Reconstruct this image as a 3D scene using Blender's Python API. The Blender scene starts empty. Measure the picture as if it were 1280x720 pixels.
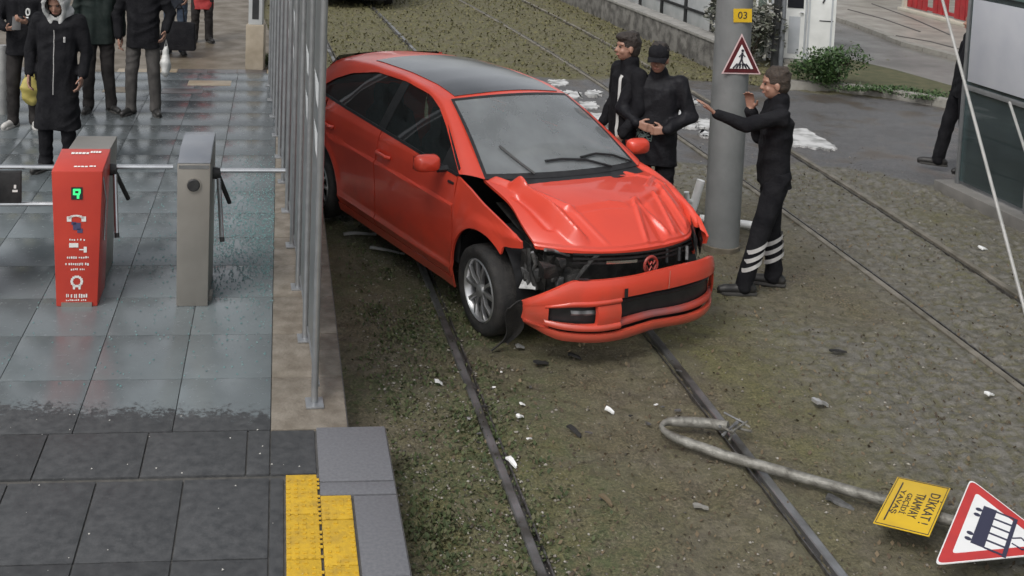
import bpy, bmesh, math, random
import numpy as np
from mathutils import Vector, Matrix
R = math.radians
random.seed(7); rng = np.random.default_rng(7)
scene = bpy.context.scene
COL = scene.collection

# ------------------------------------------------------------------ camera
FPX, PITCH, ROLL, CAMH = 1426.0, .0897, .0295, 3.3765
PPX, PPY = 480.16, -64.45                       # principal point of the (cropped) CCTV frame, 1280x720
_f = np.array([0, math.cos(PITCH), -math.sin(PITCH)]); _r = np.array([1., 0, 0]); _u = np.array([0, math.sin(PITCH), math.cos(PITCH)])
_c, _s = math.cos(ROLL), math.sin(ROLL)
CR, CU = _c*_r+_s*_u, -_s*_r+_c*_u
cd = bpy.data.cameras.new('camera'); cam = bpy.data.objects.new('camera', cd); COL.objects.link(cam)
m = Matrix.Identity(4)
for i in range(3):
    m[i][0] = CR[i]; m[i][1] = CU[i]; m[i][2] = -_f[i]
m[2][3] = CAMH
cam.matrix_world = m
cd.sensor_width = 36; cd.lens = FPX/1280*36
cd.shift_x = (640-PPX)/1280; cd.shift_y = (PPY-360)/1280
cd.clip_start = .05; cd.clip_end = 4000
scene.camera = cam
def G(u, v, z=0.0):
    "survey: the place at height z seen at photograph pixel u, v"
    d = _f+((u-PPX)/FPX)*CR-((v-PPY)/FPX)*CU
    t = (z-CAMH)/d[2]
    return Vector((d[0]*t, d[1]*t, z))

# ------------------------------------------------------------------ sky, sun, exposure
SUN_EL, SUN_ROT = R(52), R(215)
w = bpy.data.worlds.new('World'); scene.world = w; w.use_nodes = True
nt = w.node_tree; nt.nodes.clear()
sky = nt.nodes.new('ShaderNodeTexSky'); sky.sky_type = 'NISHITA'; sky.sun_disc = False
sky.sun_elevation = SUN_EL; sky.sun_rotation = SUN_ROT; sky.air_density = 1.0; sky.dust_density = 4.0
hs = nt.nodes.new('ShaderNodeHueSaturation'); hs.inputs['Saturation'].default_value = .22
bg = nt.nodes.new('ShaderNodeBackground'); bg.inputs['Strength'].default_value = .12
wo = nt.nodes.new('ShaderNodeOutputWorld')
nt.links.new(sky.outputs[0], hs.inputs['Color']); nt.links.new(hs.outputs[0], bg.inputs['Color']); nt.links.new(bg.outputs[0], wo.inputs[0])
sl = bpy.data.lights.new('sun', 'SUN'); sl.energy = .7; sl.angle = R(25); sl.color = (1, .97, .93)
so = bpy.data.objects.new('sun', sl); COL.objects.link(so)
sd = Vector((math.sin(SUN_ROT)*math.cos(SUN_EL), math.cos(SUN_ROT)*math.cos(SUN_EL), math.sin(SUN_EL)))
so.rotation_euler = sd.to_track_quat('Z', 'Y').to_euler()
scene.view_settings.view_transform = 'Standard'; scene.view_settings.look = 'None'
scene.view_settings.exposure = 0.55; scene.view_settings.gamma = 1

# ------------------------------------------------------------------ materials
MATS = {}
def mat(name, c1, c2=None, scale=8, rough=.6, metal=0, bump=0, bscale=None, detail=6, coat=0, rough2=None, spec=None, lo=.35, hi=.65):
    if name in MATS: return MATS[name]
    mm = bpy.data.materials.new(name); mm.use_nodes = True; n = mm.node_tree.nodes; L = mm.node_tree.links
    p = n['Principled BSDF']; MATS[name] = mm
    p.inputs['Base Color'].default_value = (*c1, 1); p.inputs['Roughness'].default_value = rough; p.inputs['Metallic'].default_value = metal
    if coat: p.inputs['Coat Weight'].default_value = coat; p.inputs['Coat Roughness'].default_value = .06
    if spec is not None: p.inputs['Specular IOR Level'].default_value = spec
    tc = n.new('ShaderNodeTexCoord')
    if c2 is not None or rough2 is not None:
        nz = n.new('ShaderNodeTexNoise'); nz.inputs['Scale'].default_value = scale; nz.inputs['Detail'].default_value = detail
        L.new(tc.outputs['Object'], nz.inputs['Vector'])
        rp = n.new('ShaderNodeMapRange'); rp.inputs[1].default_value = lo; rp.inputs[2].default_value = hi
        L.new(nz.outputs['Fac'], rp.inputs[0])
        if c2 is not None:
            mx = n.new('ShaderNodeMix'); mx.data_type = 'RGBA'
            mx.inputs[6].default_value = (*c1, 1); mx.inputs[7].default_value = (*c2, 1)
            L.new(rp.outputs[0], mx.inputs[0]); L.new(mx.outputs[2], p.inputs['Base Color'])
        if rough2 is not None:
            r2 = n.new('ShaderNodeMapRange'); r2.inputs[3].default_value = rough; r2.inputs[4].default_value = rough2
            L.new(rp.outputs[0], r2.inputs[0]); L.new(r2.outputs[0], p.inputs['Roughness'])
    if bump:
        nb = n.new('ShaderNodeTexNoise'); nb.inputs['Scale'].default_value = bscale or scale*3; nb.inputs['Detail'].default_value = 5
        L.new(tc.outputs['Object'], nb.inputs['Vector'])
        b = n.new('ShaderNodeBump'); b.inputs['Strength'].default_value = bump; b.inputs['Distance'].default_value = .02
        L.new(nb.outputs['Fac'], b.inputs['Height']); L.new(b.outputs[0], p.inputs['Normal'])
    return mm
def glassmat(name, tint, refl_ior=1.5, film=.08, filmcol=(.3, .32, .32), rough=.02, even=False):
    mm = bpy.data.materials.new(name); mm.use_nodes = True; n = mm.node_tree.nodes; L = mm.node_tree.links; n.clear()
    o = n.new('ShaderNodeOutputMaterial'); tr = n.new('ShaderNodeBsdfTransparent'); tr.inputs[0].default_value = (*tint, 1)
    gl = n.new('ShaderNodeBsdfGlossy'); gl.inputs['Roughness'].default_value = rough
    df = n.new('ShaderNodeBsdfDiffuse'); df.inputs[0].default_value = (*filmcol, 1)
    fr = n.new('ShaderNodeFresnel'); fr.inputs[0].default_value = refl_ior
    m1 = n.new('ShaderNodeMixShader'); m2 = n.new('ShaderNodeMixShader')
    tc = n.new('ShaderNodeTexCoord'); nz = n.new('ShaderNodeTexNoise'); nz.inputs['Scale'].default_value = 3; nz.inputs['Detail'].default_value = 6
    L.new(tc.outputs['Object'], nz.inputs['Vector'])
    mr = n.new('ShaderNodeMapRange'); mr.inputs[1].default_value = .3; mr.inputs[2].default_value = .75; mr.inputs[3].default_value = film*(.85 if even else .75); mr.inputs[4].default_value = film*(1.15 if even else 1.25)
    L.new(nz.outputs['Fac'], mr.inputs[0]); L.new(mr.outputs[0], m1.inputs[0])
    L.new(tr.outputs[0], m1.inputs[1]); L.new(df.outputs[0], m1.inputs[2])
    L.new(fr.outputs[0], m2.inputs[0]); L.new(m1.outputs[0], m2.inputs[1]); L.new(gl.outputs[0], m2.inputs[2])
    L.new(m2.outputs[0], o.inputs[0]); MATS[name] = mm
    return mm

# ------------------------------------------------------------------ object helpers
def tag(o, label=None, cat=None, group=None, kind=None):
    if label: o['label'] = label
    if cat: o['category'] = cat
    if group: o['group'] = group
    if kind: o['kind'] = kind
    return o
def empty(name, loc, rz=0, label=None, cat=None, group=None):
    o = bpy.data.objects.new(name, None); COL.objects.link(o); o.location = loc; o.rotation_euler = (0, 0, rz)
    o.empty_display_size = .1
    return tag(o, label, cat, group)
def link(name, me, mt, parent=None):
    o = bpy.data.objects.new(name, me); COL.objects.link(o)
    if parent is not None: o.parent = parent
    if mt is not None:
        me.materials.clear(); me.materials.append(mt)
    return o
def npmesh(name, V, F):
    "fast mesh from an (n,3) array and an (m,k) face array"
    V = np.asarray(V, np.float32); F = np.asarray(F, np.int32); k = F.shape[1]
    me = bpy.data.meshes.new(name)
    me.vertices.add(len(V)); me.vertices.foreach_set('co', V.ravel())
    me.loops.add(F.size); me.loops.foreach_set('vertex_index', F.ravel())
    me.polygons.add(len(F)); me.polygons.foreach_set('loop_start', np.arange(0, F.size, k, dtype=np.int32))
    me.update(calc_edges=True); me.validate()
    return me
def gridfaces(nr, nc):
    i = np.arange(nr*nc).reshape(nr, nc)
    return np.stack([i[:-1, :-1].ravel(), i[:-1, 1:].ravel(), i[1:, 1:].ravel(), i[1:, :-1].ravel()], 1)
def smooth(me, ang=40):
    me.polygons.foreach_set('use_smooth', [True]*len(me.polygons))
    try: me.set_sharp_from_angle(angle=R(ang))
    except Exception: pass
class MB:
    def __init__(s): s.v = []; s.f = []
    def add(s, vs, fs):
        n = len(s.v); s.v += [tuple(v) for v in vs]; s.f += [tuple(i+n for i in f) for f in fs]; return s
    def box(s, x0, x1, y0, y1, z0, z1, rz=0, c=None):
        vs = [(x, y, z) for z in (z0, z1) for y in (y0, y1) for x in (x0, x1)]
        if rz:
            cx, cy = c or ((x0+x1)/2, (y0+y1)/2); a, b = math.cos(rz), math.sin(rz)
            vs = [(cx+(x-cx)*a-(y-cy)*b, cy+(x-cx)*b+(y-cy)*a, z) for x, y, z in vs]
        return s.add(vs, [(0, 2, 3, 1), (4, 5, 7, 6), (0, 1, 5, 4), (2, 6, 7, 3), (0, 4, 6, 2), (1, 3, 7, 5)])
    def tube(s, pts, r, n=10, cap=True):
        pts = [Vector(p) for p in pts]; rs = r if hasattr(r, '__len__') else [r]*len(pts)
        rings = []; prev = None
        for i, p in enumerate(pts):
            d = (pts[min(i+1, len(pts)-1)]-pts[max(i-1, 0)]).normalized()
            if prev is None:
                a = Vector((0, 0, 1)) if abs(d.z) < .9 else Vector((1, 0, 0)); x = d.cross(a).normalized()
            else: x = (prev-d*prev.dot(d)).normalized()
            prev = x; y = d.cross(x)
            rings.append([p+(x*math.cos(t)+y*math.sin(t))*rs[i] for t in [2*math.pi*k/n for k in range(n)]])
        vs = [v for r_ in rings for v in r_]; fs = []
        for i in range(len(pts)-1):
            for k in range(n):
                a, b = i*n+k, i*n+(k+1) % n; fs.append((a, b, b+n, a+n))
        if cap: fs += [tuple(reversed(range(n))), tuple(range((len(pts)-1)*n, len(pts)*n))]
        return s.add(vs, fs)
    def lathe(s, prof, n=24, axis='z', c=(0, 0, 0), cap=False):
        vs = []
        for r_, h in prof:
            for k in range(n):
                t = 2*math.pi*k/n; a, b = r_*math.cos(t), r_*math.sin(t)
                p = (a, b, h) if axis == 'z' else ((a, h, b) if axis == 'y' else (h, a, b))
                vs.append((p[0]+c[0], p[1]+c[1], p[2]+c[2]))
        fs = []
        for i in range(len(prof)-1):
            for k in range(n):
                a, b = i*n+k, i*n+(k+1) % n; fs.append((a, b, b+n, a+n))
        if cap: fs += [tuple(reversed(range(n))), tuple(range((len(prof)-1)*n, len(prof)*n))]
        return s.add(vs, fs)
    def prism(s, poly, z0, z1):
        n = len(poly); vs = [(x, y, z0) for x, y in poly]+[(x, y, z1) for x, y in poly]
        fs = [tuple(reversed(range(n))), tuple(range(n, 2*n))]+[(i, (i+1) % n, (i+1) % n+n, i+n) for i in range(n)]
        return s.add(vs, fs)
    def grid(s, P):
        P = np.asarray(P, float); nr, nc = P.shape[:2]
        return s.add(P.reshape(-1, 3), [tuple(int(q) for q in f) for f in gridfaces(nr, nc)])
    def xf(s, M):
        s.v = [tuple(M @ Vector(v)) for v in s.v]; return s
    def mesh(s, name, ang=35, bevel=0, recalc=True):
        me = bpy.data.meshes.new(name); me.from_pydata(s.v, [], s.f)
        if recalc or bevel:
            b = bmesh.new(); b.from_mesh(me)
            if recalc: bmesh.ops.recalc_face_normals(b, faces=b.faces)
            if bevel:
                es = [e for e in b.edges if len(e.link_faces) == 2 and e.calc_face_angle(0) > R(30)]
                bmesh.ops.bevel(b, geom=es, offset=bevel, segments=2, affect='EDGES', profile=.6)
            b.to_mesh(me); b.free()
        smooth(me, ang); me.update()
        return me
    def build(s, name, mt, parent=None, ang=35, bevel=0, recalc=True):
        return link(name, s.mesh(name, ang, bevel, recalc), mt, parent)
def copy_tree(o, parent=None):
    c = o.copy(); COL.objects.link(c)
    if parent is not None: c.parent = parent
    for ch in list(o.children): copy_tree(ch, c)
    return c
def lattice_noise(x, y, scale, seed=0, octaves=4, gain=.5):
    out = np.zeros_like(x, dtype=float); amp = 1; tot = 0
    for o in range(octaves):
        r = np.random.default_rng(seed+o*17); T = r.random((256, 256))
        fx = x*scale; fy = y*scale; ix = np.floor(fx).astype(int); iy = np.floor(fy).astype(int)
        tx = fx-ix; ty = fy-iy; tx = tx*tx*(3-2*tx); ty = ty*ty*(3-2*ty)
        a = T[iy & 255, ix & 255]; b = T[iy & 255, (ix+1) & 255]; c = T[(iy+1) & 255, ix & 255]; d = T[(iy+1) & 255, (ix+1) & 255]
        out += amp*((a*(1-tx)+b*tx)*(1-ty)+(c*(1-tx)+d*tx)*ty); tot += amp; amp *= gain; scale *= 2.03
    return out/tot
def inpoly(X, Y, poly):
    ins = np.zeros(X.shape, bool); n = len(poly)
    for i in range(n):
        x0, y0 = poly[i][:2]; x1, y1 = poly[(i+1) % n][:2]
        if y0 == y1: continue
        c = ((y0 > Y) != (y1 > Y)) & (X < (x1-x0)*(Y-y0)/(y1-y0)+x0); ins ^= c
    return ins
def textmesh(s, size, name='lettering', depth=.001):
    cu = bpy.data.curves.new(name, 'FONT'); cu.body = s; cu.size = size; cu.align_x = 'CENTER'; cu.align_y = 'CENTER'; cu.extrude = depth; cu.resolution_u = 3
    o = bpy.data.objects.new(name, cu); COL.objects.link(o)
    dg = bpy.context.evaluated_depsgraph_get(); me = bpy.data.meshes.new_from_object(o.evaluated_get(dg))
    bpy.data.objects.remove(o); bpy.data.curves.remove(cu)
    return me

# ------------------------------------------------------------------ tracks (plan curves)
def rail_fn(pts, deg=2):
    p = np.polyfit([q[1] for q in pts], [q[0] for q in pts], deg); return lambda y: np.polyval(p, y)
RAILS = [lambda y: 1.3543-.0988*y-.0011*y*y+0*y, None, None, None]
RAILS[1] = rail_fn([(2.25, 5.12), (2.24, 5.4), (2.17, 6.0), (2.1, 6.74), (2.01, 7.26), (.6, 18.55), (-.06, 22.82)])
RAILS[2] = rail_fn([(4.20, 7.01), (4.08, 8.7), (3.95, 10.45), (3.63, 13.13), (3.15, 16.73), (1.71, 25.25)])
RAILS[3] = rail_fn([(5.1, 8.75), (4.99, 10.08), (4.91, 11.25), (4.75, 12.91), (4.04, 20.14), (3.16, 25.57)])

# ------------------------------------------------------------------ ground
def ground_material():
    mm = bpy.data.materials.new('mossy_ground'); mm.use_nodes = True; n = mm.node_tree.nodes; L = mm.node_tree.links; p = n['Principled BSDF']
    tc = n.new('ShaderNodeTexCoord')
    def noise(sc, det=6, rg=.55):
        z = n.new('ShaderNodeTexNoise'); z.inputs['Scale'].default_value = sc; z.inputs['Detail'].default_value = det; z.inputs['Roughness'].default_value = rg
        L.new(tc.outputs['Object'], z.inputs['Vector']); return z
    def rng_(src, a, b, c=0, d=1):
        q = n.new('ShaderNodeMapRange'); q.inputs[1].default_value = a; q.inputs[2].default_value = b; q.inputs[3].default_value = c; q.inputs[4].default_value = d
        L.new(src, q.inputs[0]); return q.outputs[0]
    def mix(f, a, b):
        q = n.new('ShaderNodeMix'); q.data_type = 'RGBA'
        for s, v in ((6, a), (7, b)):
            if isinstance(v, tuple): q.inputs[s].default_value = (*v, 1)
            else: L.new(v, q.inputs[s])
        if isinstance(f, float): q.inputs[0].default_value = f
        else: L.new(f, q.inputs[0])
        return q.outputs[2]
    def attr(nm):
        a = n.new('ShaderNodeAttribute'); a.attribute_name = nm; return a.outputs['Fac']
    def mul(a, b):
        q = n.new('ShaderNodeMath'); q.operation = 'MULTIPLY'; L.new(a, q.inputs[0]); L.new(b, q.inputs[1]); return q.outputs[0]
    n1, n2, n3, n4 = noise(1.6), noise(14, 8, .7), noise(60, 4, .7), noise(5, 6, .6)
    dirt = mix(rng_(n2.outputs['Fac'], .35, .68), (.052, .045, .032), (.18, .157, .118))
    dirt = mix(rng_(n1.outputs['Fac'], .4, .65), dirt, mix(rng_(n3.outputs['Fac'], .4, .65), (.045, .036, .026), (.19, .155, .11)))
    moss = mix(rng_(n3.outputs['Fac'], .35, .65), (.055, .054, .020), (.165, .152, .065))
    grass = mix(rng_(n3.outputs['Fac'], .35, .65), (.032, .044, .014), (.10, .112, .048))
    stone = mix(rng_(n2.outputs['Fac'], .35, .7), (.07, .067, .058), (.20, .188, .162))
    col = mix(mul(attr('moss'), rng_(n4.outputs['Fac'], .3, .6, .25, 1)), dirt, moss)
    col = mix(mul(attr('green'), rng_(n2.outputs['Fac'], .42, .6)), col, grass)
    col = mix(mul(attr('stone'), rng_(n2.outputs['Fac'], .3, .55, .35, 1)), col, stone)
    flecks = rng_(n3.outputs['Fac'], .62, .72)
    col = mix(mul(flecks, attr('fleck')), col, (.26, .245, .20))
    asph = mix(rng_(n3.outputs['Fac'], .35, .65), (.062, .062, .064), (.135, .132, .13))
    asph = mix(rng_(n1.outputs['Fac'], .5, .68), asph, (.075, .058, .042))
    col = mix(attr('asphalt'), col, asph)
    L.new(col, p.inputs['Base Color'])
    wet = mul(attr('wet'), rng_(n1.outputs['Fac'], .35, .6))
    q = n.new('ShaderNodeMapRange'); q.inputs[3].default_value = .8; q.inputs[4].default_value = .28
    L.new(wet, q.inputs[0]); L.new(q.outputs[0], p.inputs['Roughness'])
    b = n.new('ShaderNodeBump'); b.inputs['Strength'].default_value = .7; b.inputs['Distance'].default_value = .02
    L.new(n3.outputs['Fac'], b.inputs['Height']); L.new(b.outputs[0], p.inputs['Normal'])
    return mm
GM = ground_material()
xs = np.arange(-2.6, 9.5, .03)
ys = [3.6]
while ys[-1] < 31: ys.append(ys[-1]+(.024 if ys[-1] < 9 else .024+.003*(ys[-1]-9)))
ys = np.array(ys); X, Y = np.meshgrid(xs, ys)
crossing = [G(u, v)[:2] for u, v in [(640, 92), (700, 96), (820, 98), (900, 102), (1000, 114), (1180, 130), (1260, 150), (1205, 232), (1150, 232), (1100, 214), (1000, 200), (900, 208), (830, 196), (770, 190), (700, 150), (640, 130)]]
wx = X+(lattice_noise(X, Y, 2.5, 3)-.5)*.35; wy = Y+(lattice_noise(X, Y, 2.5, 9)-.5)*.5
A = inpoly(wx, wy, crossing).astype(float)
for _ in range(2):
    A[1:-1, 1:-1] = (A[1:-1, 1:-1]*2+A[:-2, 1:-1]+A[2:, 1:-1]+A[1:-1, :-2]+A[1:-1, 2:])/6
big = lattice_noise(X, Y, .55, 21); med = lattice_noise(X, Y, 2.2, 31); fine = lattice_noise(X, Y, 9, 41, 5, .6); vf = lattice_noise(X, Y, 26, 51, 2)
def sst(x, a, b):
    t = np.clip((x-a)/(b-a), 0, 1); return t*t*(3-2*t)
far = sst(Y, 13.5, 17)
r1, r2, r3, r4 = [f(Y) for f in RAILS]
# setts: worn cobbles between and beyond the rails on the right
S = .10
X0_, Y0_ = X, Y; X = X+(lattice_noise(X, Y, 5, 61)-.5)*.09; Y = Y+(lattice_noise(X, Y, 5, 71)-.5)*.09
cxn, cyn = np.floor(X/S), np.floor(Y/S)
f1 = np.full(X.shape, 9.); f2 = np.full(X.shape, 9.); hid = np.zeros(X.shape)
for dx in (-1, 0, 1):
    for dy in (-1, 0, 1):
        a, b = cxn+dx, cyn+dy
        h1 = np.modf(np.abs(np.sin(a*127.1+b*311.7)*43758.5453))[0]; h2 = np.modf(np.abs(np.sin(a*269.5+b*183.3)*43758.5453))[0]
        d = np.maximum(np.abs(X/S-(a+.25+.5*h1)), np.abs(Y/S-(b+.25+.5*h2)))*.6+.4*np.hypot(X/S-(a+.25+.5*h1), Y/S-(b+.25+.5*h2))
        up = d < f1; f2 = np.where(up, f1, np.minimum(f2, d)); hid = np.where(up, h1, hid); f1 = np.where(up, d, f1)
sett = sst(f2-f1, .03, .22); X, Y = X0_, Y0_
settmask = sst(X, 2.3, 3.4)*(1-sst(Y, 13, 16))*sst(big, .34, .52)
settmask = np.maximum(settmask, .9*sst(X-r3, -.5, .2)*(1-sst(X-r4, .1, .5))*(1-far))
settmask *= (1-A)
Z = (med-.5)*.05+(fine-.5)*.045+(vf-.5)*.012
Z = Z*(1-.94*A)
Z = Z*(1-.55*settmask)+settmask*(sett*(.008+.022*hid)-.012)+settmask*(lattice_noise(X, Y, 14, 91, 3)-.5)*.03
# rail slots and worn wheel flangeways
for rr, side in ((r1, 1), (r2, -1), (r3, 1), (r4, -1)):
    d = np.abs(X-rr); Z = np.where(d < .12, Z*(.35+.65*d/.12)-.002*(1-d/.12), Z)
    g = (X-rr)*side; Z -= .02*sst(g, .0, .03)*(1-sst(g, .05, .08))*(.55+.9*(med-.25))
    Z += .018*np.exp(-((g-.15)/.05)**2)*(fine)
Z -= .012*sst(Y, 9.5, 7)*np.exp(-((X-2.0)/.3)**2)*0
ob = npmesh('ground', np.stack([X, Y, Z-.012], -1).reshape(-1, 3), gridfaces(*X.shape))
smooth(ob, 180)
left_strip = (1-sst(X-r1, .2, .9))
green = np.clip(left_strip*sst(med, .35, .6)*1.1+sst(Y, 5.5, 4.2)*.0, 0, 1)*(1-sst(Y, 9, 12))
green = np.maximum(green, (1-sst(np.abs(X-r1), .0, .35))*sst(big, .35, .5)*(1-sst(Y, 9, 12)))
green = np.maximum(green, .35*(1-sst(np.abs(X-r2), .0, .3))*sst(med, .5, .6))
moss = np.clip(.40+.9*sst(big, .36, .58)+.6*far, 0, 1)
moss = np.clip(moss+.5*sst(X-r4, .0, .4)*(1-far), 0, 1)
stone = np.clip(settmask*(.25+.75*sett), 0, 1)
fleck = np.clip(left_strip*.8+.45, 0, 1)*(1-far*.7)
wet = np.clip(.25+.9*A+.35*settmask, 0, 1)
for nm, arr in (('moss', moss), ('green', green), ('stone', stone), ('fleck', fleck), ('wet', wet), ('asphalt', A)):
    at = ob.attributes.new(nm, 'FLOAT', 'POINT'); at.data.foreach_set('value', arr.astype(np.float32).ravel())
go = link('ground', ob, GM); go['kind'] = 'structure'
def gz(x, y):
    i = np.clip(np.searchsorted(ys, y), 0, len(ys)-1); j = np.clip(np.searchsorted(xs, x), 0, len(xs)-1)
    return Z[i, j]-.012
far_m = mat('far_ground', (.085, .078, .045), (.12, .105, .06), 1.5, .85)
b = MB().add([(-1500, -60, -.09), (1500, -60, -.09), (1500, 3000, -.09), (-1500, 3000, -.09)], [(0, 1, 2, 3)]); b.build('terrain', far_m)['kind'] = 'structure'

# rails: grooved tram rail, head, groove and lip
steel = mat('rail_steel', (.075, .07, .068), (.19, .18, .17), 25, .3, .75, .25, 60, rough2=.5)
head_m = mat('polished_rail', (.34, .34, .34), (.10, .095, .085), 3.0, .3, .8, .15, 80, rough2=.55, lo=.42, hi=.62)
dull_m = mat('dull_rail', (.22, .20, .165), (.11, .10, .075), 6, .6, .2, .3, 50)
RLAB = ['polished tram rail nearest the platform edge, ending under the red car', 'muddy tram rail crossed by the bent sign pole',
        'moss-edged tram rail on the near side of the far track, passing the grey pole', 'outermost tram rail, along the glass shelter on the right']
for k, f in enumerate(RAILS):
    side = 1 if k % 2 == 0 else -1
    yy = np.concatenate([np.arange(3.4, 14, .3), np.arange(14, 60, 1.0)]); mb = MB()
    ro = empty('tram_rail', (0, 0, 0), 0, RLAB[k], 'rail', 'tram rails in the ground')
    for nm_, prof, mt_ in (('rail_head', [(-.026, -.12), (-.026, .003), (-.019, .008), (.019, .008), (.025, .003), (.027, -.026)], head_m if k < 2 else dull_m), ('flangeway', [(.027, -.026), (.050, -.026), (.052, -.003), (.061, -.001), (.063, -.12)], steel)):
        P = np.array([[(f(min(y, 30.0))+(f(30)-f(29))*max(0, y-30)+a*side, y, h) for a, h in prof] for y in yy]); MB().grid(P).build(nm_, mt_, ro, ang=30)

# small stones, weeds
def stones(name, n, posfn, size, mt):
    V = []; F = []
    base = np.array([(1, 0, 0), (-1, 0, 0), (0, 1, 0), (0, -1, 0), (0, 0, 1), (0, 0, -1)], float); bf = [(0, 2, 4), (2, 1, 4), (1, 3, 4), (3, 0, 4), (2, 0, 5), (1, 2, 5), (3, 1, 5), (0, 3, 5)]
    for i in range(n):
        x, y = posfn(); s = size*(.4+random.random()**2*1.3)
        q = base*(s*(.7+.6*rng.random((6, 3))))*np.array([1, random.uniform(.5, 1), .55]); a = random.random()*6.28; ca, sa = math.cos(a), math.sin(a)
        q = q @ np.array([[ca, sa, 0], [-sa, ca, 0], [0, 0, 1]])+np.array([x, y, gz(x, y)+s*.2]); k = len(V)*1
        F += [tuple(v+k for v in f) for f in bf]; V += [tuple(p) for p in q]
    me = npmesh(name, V, F); o = link(name, me, mt); o['kind'] = 'stuff'; return o
def island_mat(name, cols, rough=.7):
    mm = bpy.data.materials.new(name); mm.use_nodes = True; n = mm.node_tree.nodes; L = mm.node_tree.links
    g = n.new('ShaderNodeNewGeometry'); cr = n.new('ShaderNodeValToRGB'); cr.color_ramp.interpolation = 'LINEAR'
    el = cr.color_ramp.elements
    while len(el) < len(cols): el.new(.5)
    for i, c in enumerate(cols): el[i].position = i/(len(cols)-1); el[i].color = (*c, 1)
    L.new(g.outputs['Random Per Island'], cr.inputs[0]); L.new(cr.outputs[0], n['Principled BSDF'].inputs['Base Color']); n['Principled BSDF'].inputs['Roughness'].default_value = rough
    return mm
gravel_m = island_mat('gravel', [(.06, .055, .045), (.14, .125, .1), (.22, .2, .17), (.34, .32, .28)])
def p_left():
    y = random.triangular(4.3, 11, 5.2); e = .2-.093*(y-4.65); return random.uniform(max(e, -.3), RAILS[0](y)+.35*random.random()), y
def p_any():
    y = 4.3+9*random.random()**1.6; return random.uniform(.6, 6), y
tag(stones('gravel', 2600, p_left, .009, gravel_m), 'pale gravel and crumbs scattered over the mossy strip beside the platform', 'gravel')
tag(stones('gravel', 5000, p_any, .0085, gravel_m), 'loose small stones strewn over the dirt and setts between the rails', 'gravel')
def leaves(name, n, posfn, size, mt, tall=0.0, zf=gz):
    V = []; F = []
    for i in range(n):
        x, y = posfn(); z = zf(x, y); s = size*random.uniform(.5, 1.4); a = random.random()*6.28; t = random.uniform(.1, 1.2)
        d = np.array([math.cos(a)*math.cos(t), math.sin(a)*math.cos(t), math.sin(t)]); wv = np.array([-math.sin(a), math.cos(a), random.uniform(-.3, .3)])*.33
        p = np.array([x, y, z+tall*random.random()**1.5]); k = len(V)
        V += [tuple(p), tuple(p+d*s*.5+wv*s), tuple(p+d*s), tuple(p+d*s*.5-wv*s)]; F.append((k, k+1, k+2, k+3))
    me = npmesh(name, V, F); o = link(name, me, mt); o['kind'] = 'stuff'; return o
weed_m = island_mat('weed_leaf', [(.028, .044, .014), (.046, .064, .020), (.072, .086, .032), (.10, .092, .05)], .75)
clumps = []
for i in range(150):
    y = random.triangular(4.2, 10.5, 5.0); e = .2-.093*(y-4.65)
    x = random.choice([random.uniform(e, e+.3), RAILS[0](y)+random.gauss(0, .16), random.uniform(e, RAILS[0](y))]); clumps.append((max(x, e+.03), y, random.uniform(.03, .13)))
def p_weed():
    c = random.choice(clumps); return c[0]+random.gauss(0, c[2]), c[1]+random.gauss(0, c[2]*1.3)
tag(leaves('weeds', 6500, p_weed, .026, weed_m, .012), 'low green weeds and clover growing along the platform edge and first rail', 'weeds')
dry_m = island_mat('dry_litter', [(.03, .022, .014), (.09, .065, .04), (.16, .12, .07), (.06, .05, .03)], .8)
tag(leaves('leaf_litter', 7000, lambda: (random.uniform(.3, 5.5), 4.3+8*random.random()**1.5), .024, dry_m, .004), 'brown leaf litter and twigs lying over the dirt between the rails', 'litter')
moss_m = island_mat('moss_blade', [(.06, .055, .02), (.10, .092, .038), (.15, .135, .062), (.065, .07, .022)], .8)
def p_far():
    while True:
        y = random.uniform(14, 30); x = random.uniform(-2.4, 6)
        if not inpoly(np.array([x]), np.array([y]), crossing)[0]: return x, y
tag(leaves('short_grass', 16000, p_far, .05, moss_m, .01), 'short olive grass and moss covering the far tram tracks', 'grass')

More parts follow.
